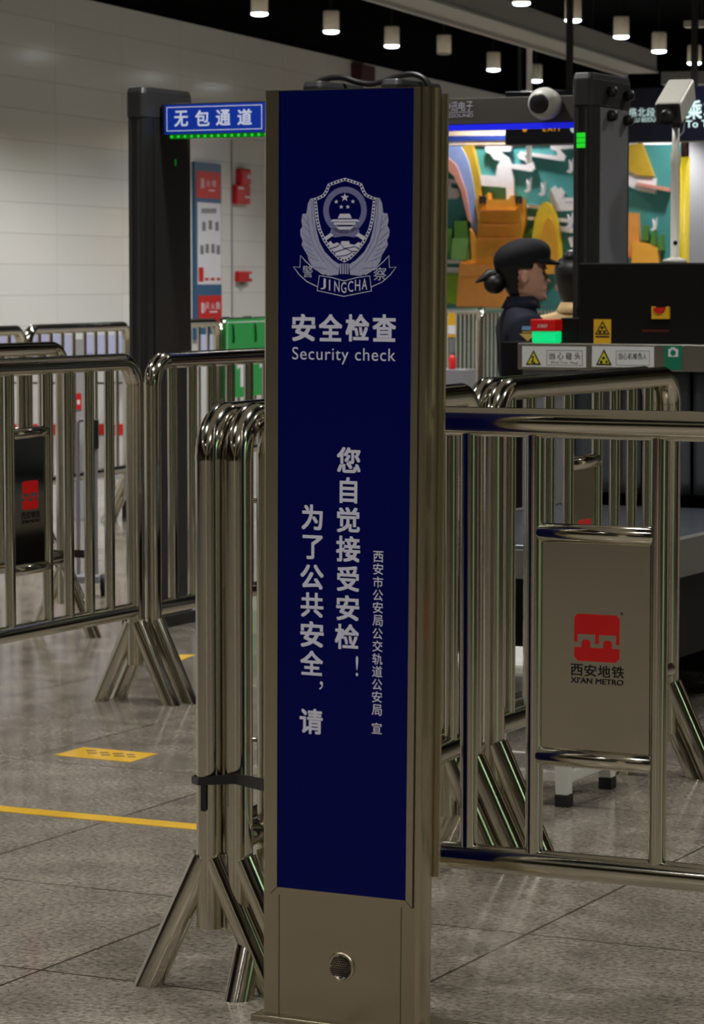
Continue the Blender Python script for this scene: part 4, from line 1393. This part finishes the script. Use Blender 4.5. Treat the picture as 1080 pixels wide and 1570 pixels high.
def wall_thing(name, label, cat, x0, y0, x1, y1, depth, m):
    q = wl_box(x0, y0, x1, y1)
    t_ = thing(name, label, cat, tuple(WALL0), RWL)
    MB().box(q[0], -depth, q[1], q[2], -0.001, q[3]).build('case', m, t_, 0.01)
    return t_, q
t_, q = wall_thing('fire_alarm', 'red fire alarm box with a round sounder on top, high on the white wall', 'fire alarm', 359, 284, 380, 313, 0.05, M['red'])
qq = wl_box(364, 259, 378, 284)
MB().box(qq[0], -0.07, qq[1], qq[2], -0.001, qq[3]).build('sounder', M['red'], t_, 0.02, 3)
qq = wl_box(372, 268, 376, 274); MB().box(qq[0], -0.074, qq[1], qq[2], -0.068, qq[3]).build('sounder_lens', M['paper'], t_)
qq = wl_box(361, 287, 369, 290); MB().box(qq[0], -0.054, qq[1], qq[2], -0.048, qq[3]).build('white_mark', M['paper'], t_)
qq = wl_box(371, 301, 378, 303.5); MB().box(qq[0], -0.054, qq[1], qq[2], -0.048, qq[3]).build('white_mark', M['paper'], t_)
t_, q = wall_thing('alarm_call_point', 'small red call point box low on the wall beside the poster', 'fire alarm', 363, 416, 383, 432, 0.05, M['red'])
qq = wl_box(378, 420, 382, 427); MB().box(qq[0], -0.054, qq[1], qq[2], -0.048, qq[3]).build('white_mark', M['paper'], t_)
qq = wl_box(370, 432, 374, 437); MB().box(qq[0], -0.05, qq[1], qq[2], -0.001, qq[3]).build('cable_gland', M['gate_grey'], t_)
q = wl_box(357.6, 214, 358.8, 500)
o = struct(MB().box(q[0], -0.004, 0, q[0] + 0.03, 0, q[3]).build('trim_2', M['paper_grey'])); o.location = WALL0; o.rotation_euler = (0, 0, RWL)
# dark red unit at the end of the high wall
q = wl_box(541, 100, 562, 125)
o = MB().box(q[0], -0.12, q[1], q[2], -0.001, q[3]).build('wall_lamp_housing', mat('dark_maroon_paint', rgb(70, 18, 16), 0.5), None, 0.01)
put(o, tuple(WALL0), RWL); tag(o, 'small dark red box high on the wall above the totem', 'wall box')

# white partition boards behind the back row
PP = PR + VW * -0.45
for i, (xa, xb, lab) in enumerate(((-110, 111, 'pale lavender filmed partition board on black feet, left part by the wall'), (129, 205, 'pale lavender filmed partition board on black feet, beside the black gate post'), (303, 344, 'pale lavender filmed partition board behind the bars under the red poster'))):
    Y0 = 18.0 + (2.6 if i == 2 else 0)
    p0, p1 = at(xa, 600, Y0), at(xb, 600, Y0)
    t_ = thing('partition_board', lab, 'partition', (p0.x, p0.y, 0), 0, 'partition boards behind the back row')
    w_ = p1.x - p0.x
    zt_, zb_ = zat(513, Y0), zat(735, Y0)
    MB().box(0, 0, zb_, w_, 0.02, zt_).build('board', M['partition'], t_)
    MB().box(0, -0.002, zat(548, Y0), w_, 0.0, zt_).build('film', M['lavender'], t_)
    if i < 2:
        for (ra, rb_) in ((-60, -40), (-20, 4), (20, 40), (50, 62), (79, 91), (108, 111), (129, 134), (150, 163), (176, 190)):
            if ra >= xa and rb_ <= xb:
                MB().box(at(ra, 658, Y0).x - p0.x, -0.004, zat(667, Y0), at(rb_, 658, Y0).x - p0.x, 0.0, zat(650, Y0)).build('red_band', M['red'], t_)
        MB().box(0.0, -0.003, zat(588, Y0), w_, 0.0, zat(586, Y0)).build('dark_line', M['ink'], t_)
    for xx in (0.03, w_ / 2, w_ - 0.07):
        MB().box(xx, -0.05, 0.0, xx + 0.03, 0.08, zb_ + 0.05).build('foot', M['black'], t_)
p0 = at(120, 600, 17.9)
t_ = thing('tagged_post', 'grey post with yellow and black tape and a red tag between two partitions', 'post', (p0.x, p0.y, 0), 0)
MB().box(-0.03, 0, 0, 0.03, 0.03, zat(520, 17.9)).build('post', M['grey_wall'], t_)
for k in range(5):
    MB().box(-0.055, -0.012, zat(625 - k * 7, 17.9), -0.028, 0.004, zat(619 - k * 7, 17.9)).build('tape_band', M['sign_yellow'] if k % 2 == 0 else M['ink'], t_)
MB().box(-0.012, -0.006, zat(628, 17.9), 0.018, 0.0, zat(603, 17.9)).build('red_tag', M['red'], t_)
MB().box(-0.006, -0.008, zat(620, 17.9), 0.010, -0.005, zat(613, 17.9)).build('tag_print', M['paper'], t_)
# black strap and clamp on the second row's end post
q0 = PS
t_ = thing('strap_tie', 'black strap tied round the end post of the second row barrier', 'strap', (q0.x, q0.y, 0), RG)
zz = zat(848, q0.y)
MB().box(-0.045, -0.036, zz - 0.012, 0.125, -0.030, zz + 0.012).box(0.118, -0.036, zz - 0.012, 0.125, 0.036, zz + 0.012).box(-0.045, 0.030, zz - 0.012, 0.125, 0.036, zz + 0.012).box(-0.045, -0.036, zz - 0.012, -0.038, 0.036, zz + 0.012).build('band', M['black'], t_)
p0 = at(133, 700, 13.5)
t_ = thing('folding_trolley', 'slim grey folding trolley with a black grip behind the left barrier', 'trolley', (p0.x, p0.y, 0), 0)
MB().tube([(-0.04, 0, 0.1), (-0.04, 0, zat(650, 13.5)), (-0.03, 0, zat(644, 13.5)), (0.03, 0, zat(644, 13.5)), (0.04, 0, zat(650, 13.5)), (0.04, 0, 0.1)], 0.009, 10).build('handle_frame', M['gate_grey'], t_)
MB().box(0.025, -0.02, zat(688, 13.5), 0.055, 0.02, zat(643, 13.5)).build('grip', M['black'], t_, 0.005)
MB().box(-0.06, -0.12, 0.07, 0.06, 0.04, 0.1).build('load_plate', M['gate_grey'], t_)
for s_ in (-1, 1):
    MB().lathe([(0.001, -0.012), (0.05, -0.012), (0.05, 0.012), (0.001, 0.012)], (s_ * 0.07, 0.03, 0.05), 18, 'X').build('wheel', M['rubber'], t_)

# green board tied to the back barrier
P4 = PR + UW * (1.53 * 2 + 0.03)
FB = Face(P4, RWB, 0.045)
q = FB.box(347, 489, 404, 609)
gb = thing('green_board', 'green notice board with white arrow tied to the back barrier', 'notice board', tuple(P4), RWB)
FB2 = Face(P4, RWB, -0.052)
gx0 = FB2.hit(347, 540)[0]; gx1 = gx0 + 0.95
gz0, gz1 = FB2.hit(370, 609)[1], FB2.hit(370, 489)[1]
# thin board hung on the near face of the barrier
gbb = MB().box(gx0, -0.052, gz0, gx1, -0.046, gz1).build('board', M['green_board'], gb, 0.004)
FB2 = Face(P4, RWB, -0.052)
ln = MB()
ln.stroke([(gx0 + 0.02, gz0 + 0.0), (gx0 + 0.02, gz1 - 0.02), (gx1 - 0.02, gz1 - 0.02)], 0.006, -0.0532, -0.052)
ar = FB2.affine(371, 570)
ln.prism_y([ar(*p) for p in ((369, 593), (373, 593), (373, 562), (378, 566), (378, 560), (371, 547), (364, 560), (364, 566), (369, 562))], -0.0532, -0.052)
ln.prism_y([ar(*p) for p in ((383, 560), (384.4, 560), (384.4, 588), (383, 588))], -0.0532, -0.052)
ln.prism_y([ar(*p) for p in ((399, 556), (403, 556), (403, 566), (399, 566))], -0.0532, -0.052)
ln.build('white_arrow', M['paper'], gbb)
for px in (357, 391):
    xx = FB2.hit(px, 500)[0]
    MB().tube([(xx - 0.03, 0.03, H - 0.03), (xx - 0.028, 0.02, H + 0.03), (xx - 0.015, -0.03, H + 0.032), (xx, -0.056, H - 0.03), (xx + 0.008, -0.058, H - 0.10), (xx + 0.006, -0.056, H - 0.135)], 0.006, 8).build('cable_tie', M['black'], gb)

# things half hidden by the totem's right edge
p0 = at(693, 495, 24.0)
o = MB().box(-0.03, 0, zat(517, 24.0), 0.03, 0.02, zat(480, 24.0)).build('yellow_notice', M['sign_yellow']); put(o, (p0.x, p0.y, 0)); tag(o, 'small yellow and white notice on the far fence beside the totem', 'notice')
MB().box(-0.028, -0.003, zat(512, 24.0), 0.028, 0.0, zat(499, 24.0)).build('white_print', M['paper'], o)
MB().box(-0.02, 0.005, 0, 0.02, 0.02, zat(517, 24.0)).build('stand', M['gate_grey'], o)
p0 = at(690, 555, 22.5)
o = MB().lathe([(0.001, 0), (0.026, 0), (0.028, 0.006), (0.028, 0.085), (0.018, 0.1), (0.008, 0.104), (0.008, 0.112), (0.001, 0.112)], (0, 0, 0), 20).build('canister', M['red'])
zq = zat(566, 22.5) - 0.05
ptb = thing('steel_cupboard', 'low steel cupboard half hidden by the totem, carrying a small red canister', 'cupboard', (p0.x - 0.25, p0.y - 0.15, 0), RW)
MB().box(0, 0, 0, 0.36, 0.36, zat(566, 22.5)).build('body', M['gate_grey'], ptb)
put(o, (p0.x + 0.02, p0.y, zat(566, 22.5))); tag(o, 'small red canister just right of the totem, on a low cupboard', 'canister')
MB().box(-0.008, -0.008, 0.112, 0.022, 0.008, 0.122).build('spray_cap', M['black'], o)

# ================================================================== floor tape
def ground_poly(name, pts, m, label, cat, group=None):
    o = MB().add([(p.x, p.y, 0.0012) for p in pts] + [(p.x, p.y, 0.0002) for p in pts], [tuple(range(len(pts)))] + [(i, (i + 1) % len(pts), len(pts) + (i + 1) % len(pts), len(pts) + i) for i in range(len(pts))]).build(name, m)
    return tag(o, label, cat, group)
a0 = G(-60, 1238); uT = a0.dot(U); 
vt0, vt1 = G(-200, 1230).dot(V), G(340, 1268).dot(V)
ut = G(150, 1254).dot(U)
ground_poly('floor_tape', [V * vt0 + U * (ut - 0.036), V * vt1 + U * (ut - 0.036), V * vt1 + U * (ut + 0.036), V * vt0 + U * (ut + 0.036)], M['yellow'], 'long yellow tape line across the floor at lower left', 'floor tape')
o = ground_poly('floor_sticker', [G(82, 1158), G(200, 1169), G(242, 1156), G(128, 1146)], M['yellow'], 'yellow floor sticker with worn dark marks, left of the totem', 'floor sticker')
mk = MB()
for (px, py, w_) in ((140, 1154, 15), (160, 1157, 14), (181, 1158.5, 16), (200, 1160, 12)):
    for (dx, dy) in ((0, -2.4), (2, 1.2)):
        pts = [G(px + dx - w_ / 2, py + dy - 0.7), G(px + dx + w_ / 2, py + dy - 0.7), G(px + dx + w_ / 2, py + dy + 0.9), G(px + dx - w_ / 2, py + dy + 0.9)]
        mk.add([(p.x, p.y, 0.0018) for p in pts], [(0, 1, 2, 3)])
mk.build('worn_mark', mat('worn_brown_print', rgb(96, 82, 40), 0.5), o)
ground_poly('floor_sticker', [G(258, 1004), G(300, 1004), G(280, 1012), G(262, 1015)], M['yellow'], 'small yellow floor sticker beside the left gate foot', 'floor sticker')


# ================================================================== people
def skin_mesh(name, verts, edges, root=0, sub=2):
    me = bpy.data.meshes.new(name)
    me.from_pydata([v[:3] for v in verts], edges, [])
    o = bpy.data.objects.new(name, me)
    COL.objects.link(o)
    sk = o.modifiers.new('skin', 'SKIN')
    sk.use_smooth_shade = True
    if not me.skin_vertices:
        me.skin_vertices.new()
    for i, v in enumerate(verts):
        r = v[3] if isinstance(v[3], tuple) else (v[3], v[3])
        me.skin_vertices[0].data[i].radius = r
        me.skin_vertices[0].data[i].use_root = (i == root)
    sb = o.modifiers.new('sub', 'SUBSURF'); sb.levels = sub; sb.render_levels = sub
    bpy.context.view_layer.update()
    dg = bpy.context.evaluated_depsgraph_get()
    m2 = bpy.data.meshes.new_from_object(o.evaluated_get(dg))
    vs = [v.co.copy() for v in m2.vertices]; fs = [tuple(p.vertices) for p in m2.polygons]
    bpy.data.objects.remove(o); bpy.data.meshes.remove(me); bpy.data.meshes.remove(m2)
    return vs, fs


def head_mesh(hz, s=1.0):
    """head centred on x = 0, facing +y, chin at hz; returns verts and faces"""
    # z, front, back, half width
    rows = [(0.000, 0.070, 0.010, 0.020), (0.006, 0.083, -0.002, 0.034), (0.020, 0.086, -0.030, 0.046), (0.035, 0.084, -0.052, 0.054), (0.050, 0.087, -0.062, 0.059), (0.065, 0.087, -0.070, 0.063),
            (0.080, 0.087, -0.076, 0.066), (0.095, 0.086, -0.084, 0.069), (0.110, 0.084, -0.092, 0.071), (0.125, 0.085, -0.097, 0.073), (0.140, 0.088, -0.099, 0.074), (0.155, 0.088, -0.098, 0.074),
            (0.170, 0.084, -0.095, 0.073), (0.185, 0.075, -0.088, 0.068), (0.200, 0.058, -0.074, 0.057), (0.212, 0.034, -0.050, 0.040), (0.219, 0.008, -0.022, 0.016)]
    fine_ = []
    for i in range(len(rows) - 1):
        p0, p1, p2, p3 = rows[max(i - 1, 0)], rows[i], rows[i + 1], rows[min(i + 2, len(rows) - 1)]
        for q in range(4):
            f = q / 4
            fine_.append(tuple(0.5 * ((2 * p1[j]) + (-p0[j] + p2[j]) * f + (2 * p0[j] - 5 * p1[j] + 4 * p2[j] - p3[j]) * f * f + (-p0[j] + 3 * p1[j] - 3 * p2[j] + p3[j]) * f ** 3) for j in range(4)))
    rows = fine_ + [rows[-1]]
    n = 64
    vs, fs = [], []
    for (z, fr_, bk_, hw) in rows:
        cy = (fr_ + bk_) / 2
        for k in range(n):
            a = 2 * PI * k / n
            sx, cs_ = math.sin(a), math.cos(a)
            x = hw * math.copysign(abs(sx) ** 0.85, sx)
            y = cy + (fr_ - cy) * math.copysign(abs(cs_) ** 0.85, cs_)
            if cs_ > 0:
                ramp = 0.0
                if 0.062 < z < 0.074:
                    ramp = (z - 0.062) / 0.012
                elif 0.074 <= z < 0.118:
                    ramp = 1 - (z - 0.074) / 0.044
                ramp = ramp * ramp * (3 - 2 * ramp) if z < 0.074 else ramp
                y += 0.023 * ramp * math.exp(-(x / (0.0085 + 0.005 * max(0, 1 - abs(z - 0.074) / 0.012))) ** 2)
                socket = math.exp(-((abs(x) - 0.031) / 0.014) ** 2) * max(0, 1 - abs(z - 0.108) / 0.018)
                y -= 0.009 * socket
                lip = math.exp(-(x / 0.022) ** 2) * (max(0, 1 - abs(z - 0.052) / 0.009) + 0.9 * max(0, 1 - abs(z - 0.040) / 0.009))
                y += 0.008 * lip
                chin = math.exp(-(x / 0.02) ** 2) * max(0, 1 - abs(z - 0.014) / 0.016)
                y += 0.008 * chin
            vs.append((x * s, y * s, hz + z * s))
    m = len(rows)
    for i in range(m - 1):
        for k in range(n):
            fs.append((i * n + k, i * n + (k + 1) % n, (i + 1) * n + (k + 1) % n, (i + 1) * n + k))
    fs.append(tuple(range(n - 1, -1, -1))); fs.append(tuple(range((m - 1) * n, m * n)))
    return [Vector(v) for v in vs], fs


def person(label, loc, face_rz, hgt, shirt, cap, bun_low):
    """standing figure; local +y is where it looks"""
    k = hgt / 1.62
    t = thing('person', label, 'person', loc, face_rz)
    Z = lambda z: z * k
    hz = Z(1.40)
    arms = []
    vb = [(0, 0, Z(0.92), (0.13, 0.09)), (0, 0.0, Z(1.08), (0.115, 0.08)), (0, 0.0, Z(1.22), (0.135, 0.095)), (0, -0.015, Z(1.32), (0.10, 0.07)), (0, -0.012, Z(1.37), 0.052), (0, 0.0, Z(1.42), 0.047), (0, 0.006, Z(1.46), 0.047)]
    eb = [(0, 1), (1, 2), (2, 3), (3, 4), (4, 5), (5, 6)]
    for s in (-1, 1):
        i = len(vb)
        vb += [(s * 0.15, -0.015, Z(1.30), 0.052), (s * 0.185, -0.02, Z(1.08), 0.042), (s * 0.18, 0.12, Z(0.93), 0.032), (s * 0.165, 0.17, Z(0.90), (0.024, 0.034)), (s * 0.155, 0.225, Z(0.885), (0.014, 0.034))]
        eb += [(3, i), (i, i + 1), (i + 1, i + 2), (i + 2, i + 3), (i + 3, i + 4)]
        for f in range(4):
            j = len(vb)
            fx_ = s * (0.155 + (f - 1.5) * 0.0175)
            ln_ = (0.055, 0.066, 0.062, 0.048)[f]
            vb += [(fx_, 0.235, Z(0.884), 0.0088), (fx_, 0.235 + ln_ * 0.55, Z(0.876), 0.0082), (fx_, 0.235 + ln_, Z(0.860), 0.0072)]
            eb += [(i + 4, j), (j, j + 1), (j + 1, j + 2)]
        j = len(vb)
        vb += [(s * 0.135, 0.195, Z(0.888), 0.011), (s * 0.112, 0.225, Z(0.882), 0.0095), (s * 0.108, 0.25, Z(0.872), 0.008)]
        eb += [(i + 3, j), (j, j + 1), (j + 1, j + 2)]
        i = len(vb)
        vb += [(s * 0.085, 0, Z(0.84), 0.085), (s * 0.085, 0.01, Z(0.46), 0.055), (s * 0.085, -0.01, Z(0.25), 0.05), (s * 0.085, -0.015, Z(0.08), 0.034), (s * 0.088, 0.10, Z(0.03), (0.036, 0.024))]
        eb += [(0, i), (i, i + 1), (i + 1, i + 2), (i + 2, i + 3), (i + 3, i + 4)]
    vs, fs = skin_mesh('body', vb, eb, 0, 1)
    hv, hf = head_mesh(hz)
    mb = MB().add(vs, fs, True).add(hv, hf, True)
    for s in (-1, 1):
        ear = []
        for a in range(10):
            ear.append((s * 0.072, -0.006 + 0.014 * math.cos(2 * PI * a / 10) - 0.0, hz + 0.094 + 0.026 * math.sin(2 * PI * a / 10)))
        ear2 = [(s * 0.082, p[1] - 0.004, p[2]) for p in ear]
        mb.add(ear + ear2, [tuple(range(10)), tuple(range(19, 9, -1))] + [(i, (i + 1) % 10, 10 + (i + 1) % 10, 10 + i) for i in range(10)], True)
    body = mb.build('body', M['skin'], t)
    rm = body.modifiers.new('remesh', 'REMESH'); rm.mode = 'VOXEL'; rm.voxel_size = 0.004; rm.use_smooth_shade = True
    smo = body.modifiers.new('smooth', 'SMOOTH'); smo.factor = 0.5; smo.iterations = 2
    # eyes, brows, mouth
    ey = MB()
    for s in (-1, 1):
        ey.lathe([(0.001, -0.006), (0.009, -0.003), (0.011, 0.0), (0.008, 0.004), (0.001, 0.006)], (s * 0.031, 0.071, hz + 0.108), 12, 'Y')
        ey.tube([(s * 0.018, 0.0875, hz + 0.126), (s * 0.034, 0.084, hz + 0.130), (s * 0.050, 0.070, hz + 0.126)], 0.0028, 6)
    ey.build('eyes_and_brows', M['eye'], body)
    lp = MB()
    lp.tube([(-0.022, 0.082, hz + 0.047), (-0.008, 0.0915, hz + 0.051), (0, 0.0922, hz + 0.050), (0.008, 0.0915, hz + 0.051), (0.022, 0.082, hz + 0.047)], [0.002, 0.0042, 0.004, 0.0042, 0.002], 8)
    lp.tube([(-0.018, 0.082, hz + 0.045), (0, 0.0905, hz + 0.042), (0.018, 0.082, hz + 0.045)], [0.002, 0.0048, 0.002], 8)
    lp.build('lips', M['lips'], body)
    # hair: cap of hair over back and top of the skull, bun
    hr = MB()
    hv2, hf2 = head_mesh(hz)
    C0 = Vector((0, -0.006, hz + 0.125))
    keep = []
    for i, v in enumerate(hv2):
        hv2[i] = C0 + (v - C0) * 1.10
    for f in hf2[:-2]:
        c = sum((hv2[i] for i in f), Vector()) / len(f)
        front = c.y > 0.030 if c.z < hz + 0.150 else c.y > 0.085
        low = c.z < hz + 0.040 and c.y > -0.02
        lowest = c.z < hz + 0.012
        earz = abs(c.x) > 0.05 and c.y > -0.028 and c.z < hz + 0.125
        if not (front or low or lowest or earz):
            keep.append(f)
    keep.append(hf2[-1])
    o = hr.add(hv2, keep, True).build('hair', M['hair'], body)
    sm2 = o.modifiers.new('smooth', 'SMOOTH'); sm2.factor = 0.5; sm2.iterations = 8
    sd_ = o.modifiers.new('thick', 'SOLIDIFY'); sd_.thickness = 0.012; sd_.offset = -1
    bz, by, br = (hz + 0.068, -0.112, 0.042) if bun_low else (hz + 0.215, -0.05, 0.036)
    bn = MB()
    prof_ = [(br * math.sin(PI * q / 10) + 0.0005, -br * 0.92 * math.cos(PI * q / 10)) for q in range(11)]
    bn.lathe(prof_, (0, by, bz), 20)
    if bun_low:
        bn.tube([(0, by + 0.01, bz + 0.04), (0, by - 0.02, bz + 0.035), (0.0, by - 0.075, bz + 0.005)], [0.016, 0.022, 0.003], 8)
        bn.tube([(0, -0.08, hz + 0.10), (0, by, bz)], 0.03, 12)
    bn.build('hair_bun', M['hair'], body)
    # clothes
    off = 0.012
    vj = [(0, 0, Z(0.86), (0.155, 0.112)), (0, 0.0, Z(0.98), (0.14, 0.10)), (0, 0.0, Z(1.10), (0.135, 0.098)), (0, 0.0, Z(1.22), (0.15, 0.112)), (0, -0.016, Z(1.32), (0.115, 0.085)), (0, -0.014, Z(1.375), 0.062), (0, -0.012, Z(1.405), 0.064)]
    ej = [(0, 1), (1, 2), (2, 3), (3, 4), (4, 5), (5, 6)]
    for s in (-1, 1):
        i = len(vj)
        vj += [(s * 0.152, -0.015, Z(1.305), 0.068), (s * 0.19, -0.02, Z(1.08), 0.056), (s * 0.182, 0.11, Z(0.938), 0.046), (s * 0.172, 0.145, Z(0.917), 0.043)]
        ej += [(4, i), (i, i + 1), (i + 1, i + 2), (i + 2, i + 3)]
    vs, fs = skin_mesh('jacket', vj, ej, 0, 2)
    MB().add(vs, fs, True).build('jacket', shirt, body)
    # folded collar
    cl = MB()
    vs, fs = [], []
    for i in range(25):
        a = math.radians(25 + 310 * i / 24) + PI / 2
        dx, dy = math.cos(a), math.sin(a)
        vs += [(0.060 * dx, -0.004 + 0.058 * dy, Z(1.418) + 0.004), (0.082 * dx, -0.008 + 0.078 * dy, Z(1.375))]
    for i in range(24):
        fs.append((2 * i, 2 * i + 2, 2 * i + 3, 2 * i + 1))
    o = cl.add(vs, fs, True).build('collar', shirt, body)
    sd_ = o.modifiers.new('thick', 'SOLIDIFY'); sd_.thickness = 0.006
    vt = [(0, 0, Z(0.90), (0.15, 0.11))]
    et = []
    for s in (-1, 1):
        i = len(vt)
        vt += [(s * 0.088, 0, Z(0.80), 0.105), (s * 0.088, 0.008, Z(0.46), 0.075), (s * 0.088, -0.008, Z(0.22), 0.066), (s * 0.088, -0.012, Z(0.07), 0.062)]
        et += [(0, i), (i, i + 1), (i + 1, i + 2), (i + 2, i + 3)]
    vs, fs = skin_mesh('trousers', vt, et, 0, 2)
    MB().add(vs, fs, True).build('trousers', M['uniform'], body)
    for s in (-1, 1):
        vs, fs = skin_mesh('shoe', [(s * 0.088, -0.05, 0.045, (0.040, 0.045)), (s * 0.088, 0.03, 0.042, (0.043, 0.042)), (s * 0.09, 0.13, 0.034, (0.042, 0.034))], [(0, 1), (1, 2)], 0, 2)
        vs = [Vector((v.x, v.y, max(v.z, 0.0))) for v in vs]
        MB().add(vs, fs, True).build('shoe', M['black'], body)
    if cap:
        cp = MB()
        rows = [(0.150, 0.104, -0.112, 0.086), (0.160, 0.106, -0.114, 0.087), (0.178, 0.108, -0.118, 0.091), (0.200, 0.100, -0.118, 0.090), (0.222, 0.080, -0.104, 0.080), (0.238, 0.050, -0.078, 0.060), (0.247, 0.012, -0.04, 0.030), (0.249, -0.006, -0.02, 0.006)]
        n = 32
        vs, fs = [], []
        for (z, fr_, bk_, hw) in rows:
            cy = (fr_ + bk_) / 2
            for q in range(n):
                a = 2 * PI * q / n
                y = cy + (fr_ - cy) * math.cos(a)
                tilt = (y - 0) * 0.20
                vs.append((hw * math.sin(a), y, hz + z + tilt - 0.004))
        for i in range(len(rows) - 1):
            for q in range(n):
                fs.append((i * n + q, i * n + (q + 1) % n, (i + 1) * n + (q + 1) % n, (i + 1) * n + q))
        fs.append(tuple(range((len(rows) - 1) * n, len(rows) * n)))
        co = cp.add(vs, fs, True).build('cap', M['cap'], body)
        sb_ = co.modifiers.new('sub', 'SUBSURF'); sb_.levels = 1; sb_.render_levels = 1
        pk = MB()
        vs, fs = [], []
        for q in range(13):
            a = math.radians(-72 + 144 * q / 12)
            bx0, by0 = 0.086 * math.sin(a), -0.004 + 0.108 * math.cos(a)
            ex, ey_ = 0.088 * math.sin(a), 0.010 + 0.138 * math.cos(a)
            vs += [(bx0, by0, hz + 0.166), (ex, ey_, hz + 0.163 - 0.016 * math.cos(a) - abs(math.sin(a)) * 0.010)]
        for q in range(12):
            fs.append((2 * q, 2 * q + 2, 2 * q + 3, 2 * q + 1))
        o = pk.add(vs, fs, True).build('cap_peak', M['cap'], co)
        sd_ = o.modifiers.new('thick', 'SOLIDIFY'); sd_.thickness = 0.004
        # arm patch on the sleeve turned to us
        pt = MB()
        for (w_, z_, h_, m__) in ():
            pass
        s = 1
        xo = 0.152 + 0.062
        p1 = MB().add([(xo + 0.006, -0.05, Z(1.275)), (xo + 0.006, 0.012, Z(1.275)), (xo + 0.012, -0.019, Z(1.245))], [(0, 1, 2)])
        p1.add([(xo + 0.004, -0.04, Z(1.285)), (xo + 0.004, 0.002, Z(1.285)), (xo + 0.004, 0.002, Z(1.278)), (xo + 0.004, -0.04, Z(1.278))], [(0, 1, 2, 3)])
        p1.build('sleeve_badge', M['badge_gold'], body)
        p2 = MB().add([(xo + 0.001, -0.038, Z(1.305)), (xo + 0.001, 0.0, Z(1.305)), (xo + 0.004, 0.004, Z(1.289)), (xo + 0.004, -0.042, Z(1.289))], [(0, 1, 2, 3)])
        p2.build('sleeve_stripe', M['badge_blue'], body)
    return t


pw = at(803, 430, 11.6)
person('woman in navy uniform and black peaked cap, hair in a bun, behind the scanner', (pw.x, pw.y, 0), math.radians(-84), 1.555, M['uniform'], True, True)
pm = at(882, 430, 13.1)
person('person in a tan shirt with black hair tied up, half hidden by the scanner hood', (pm.x, pm.y, 0), math.radians(-25), 1.515, M['tan'], False, False)
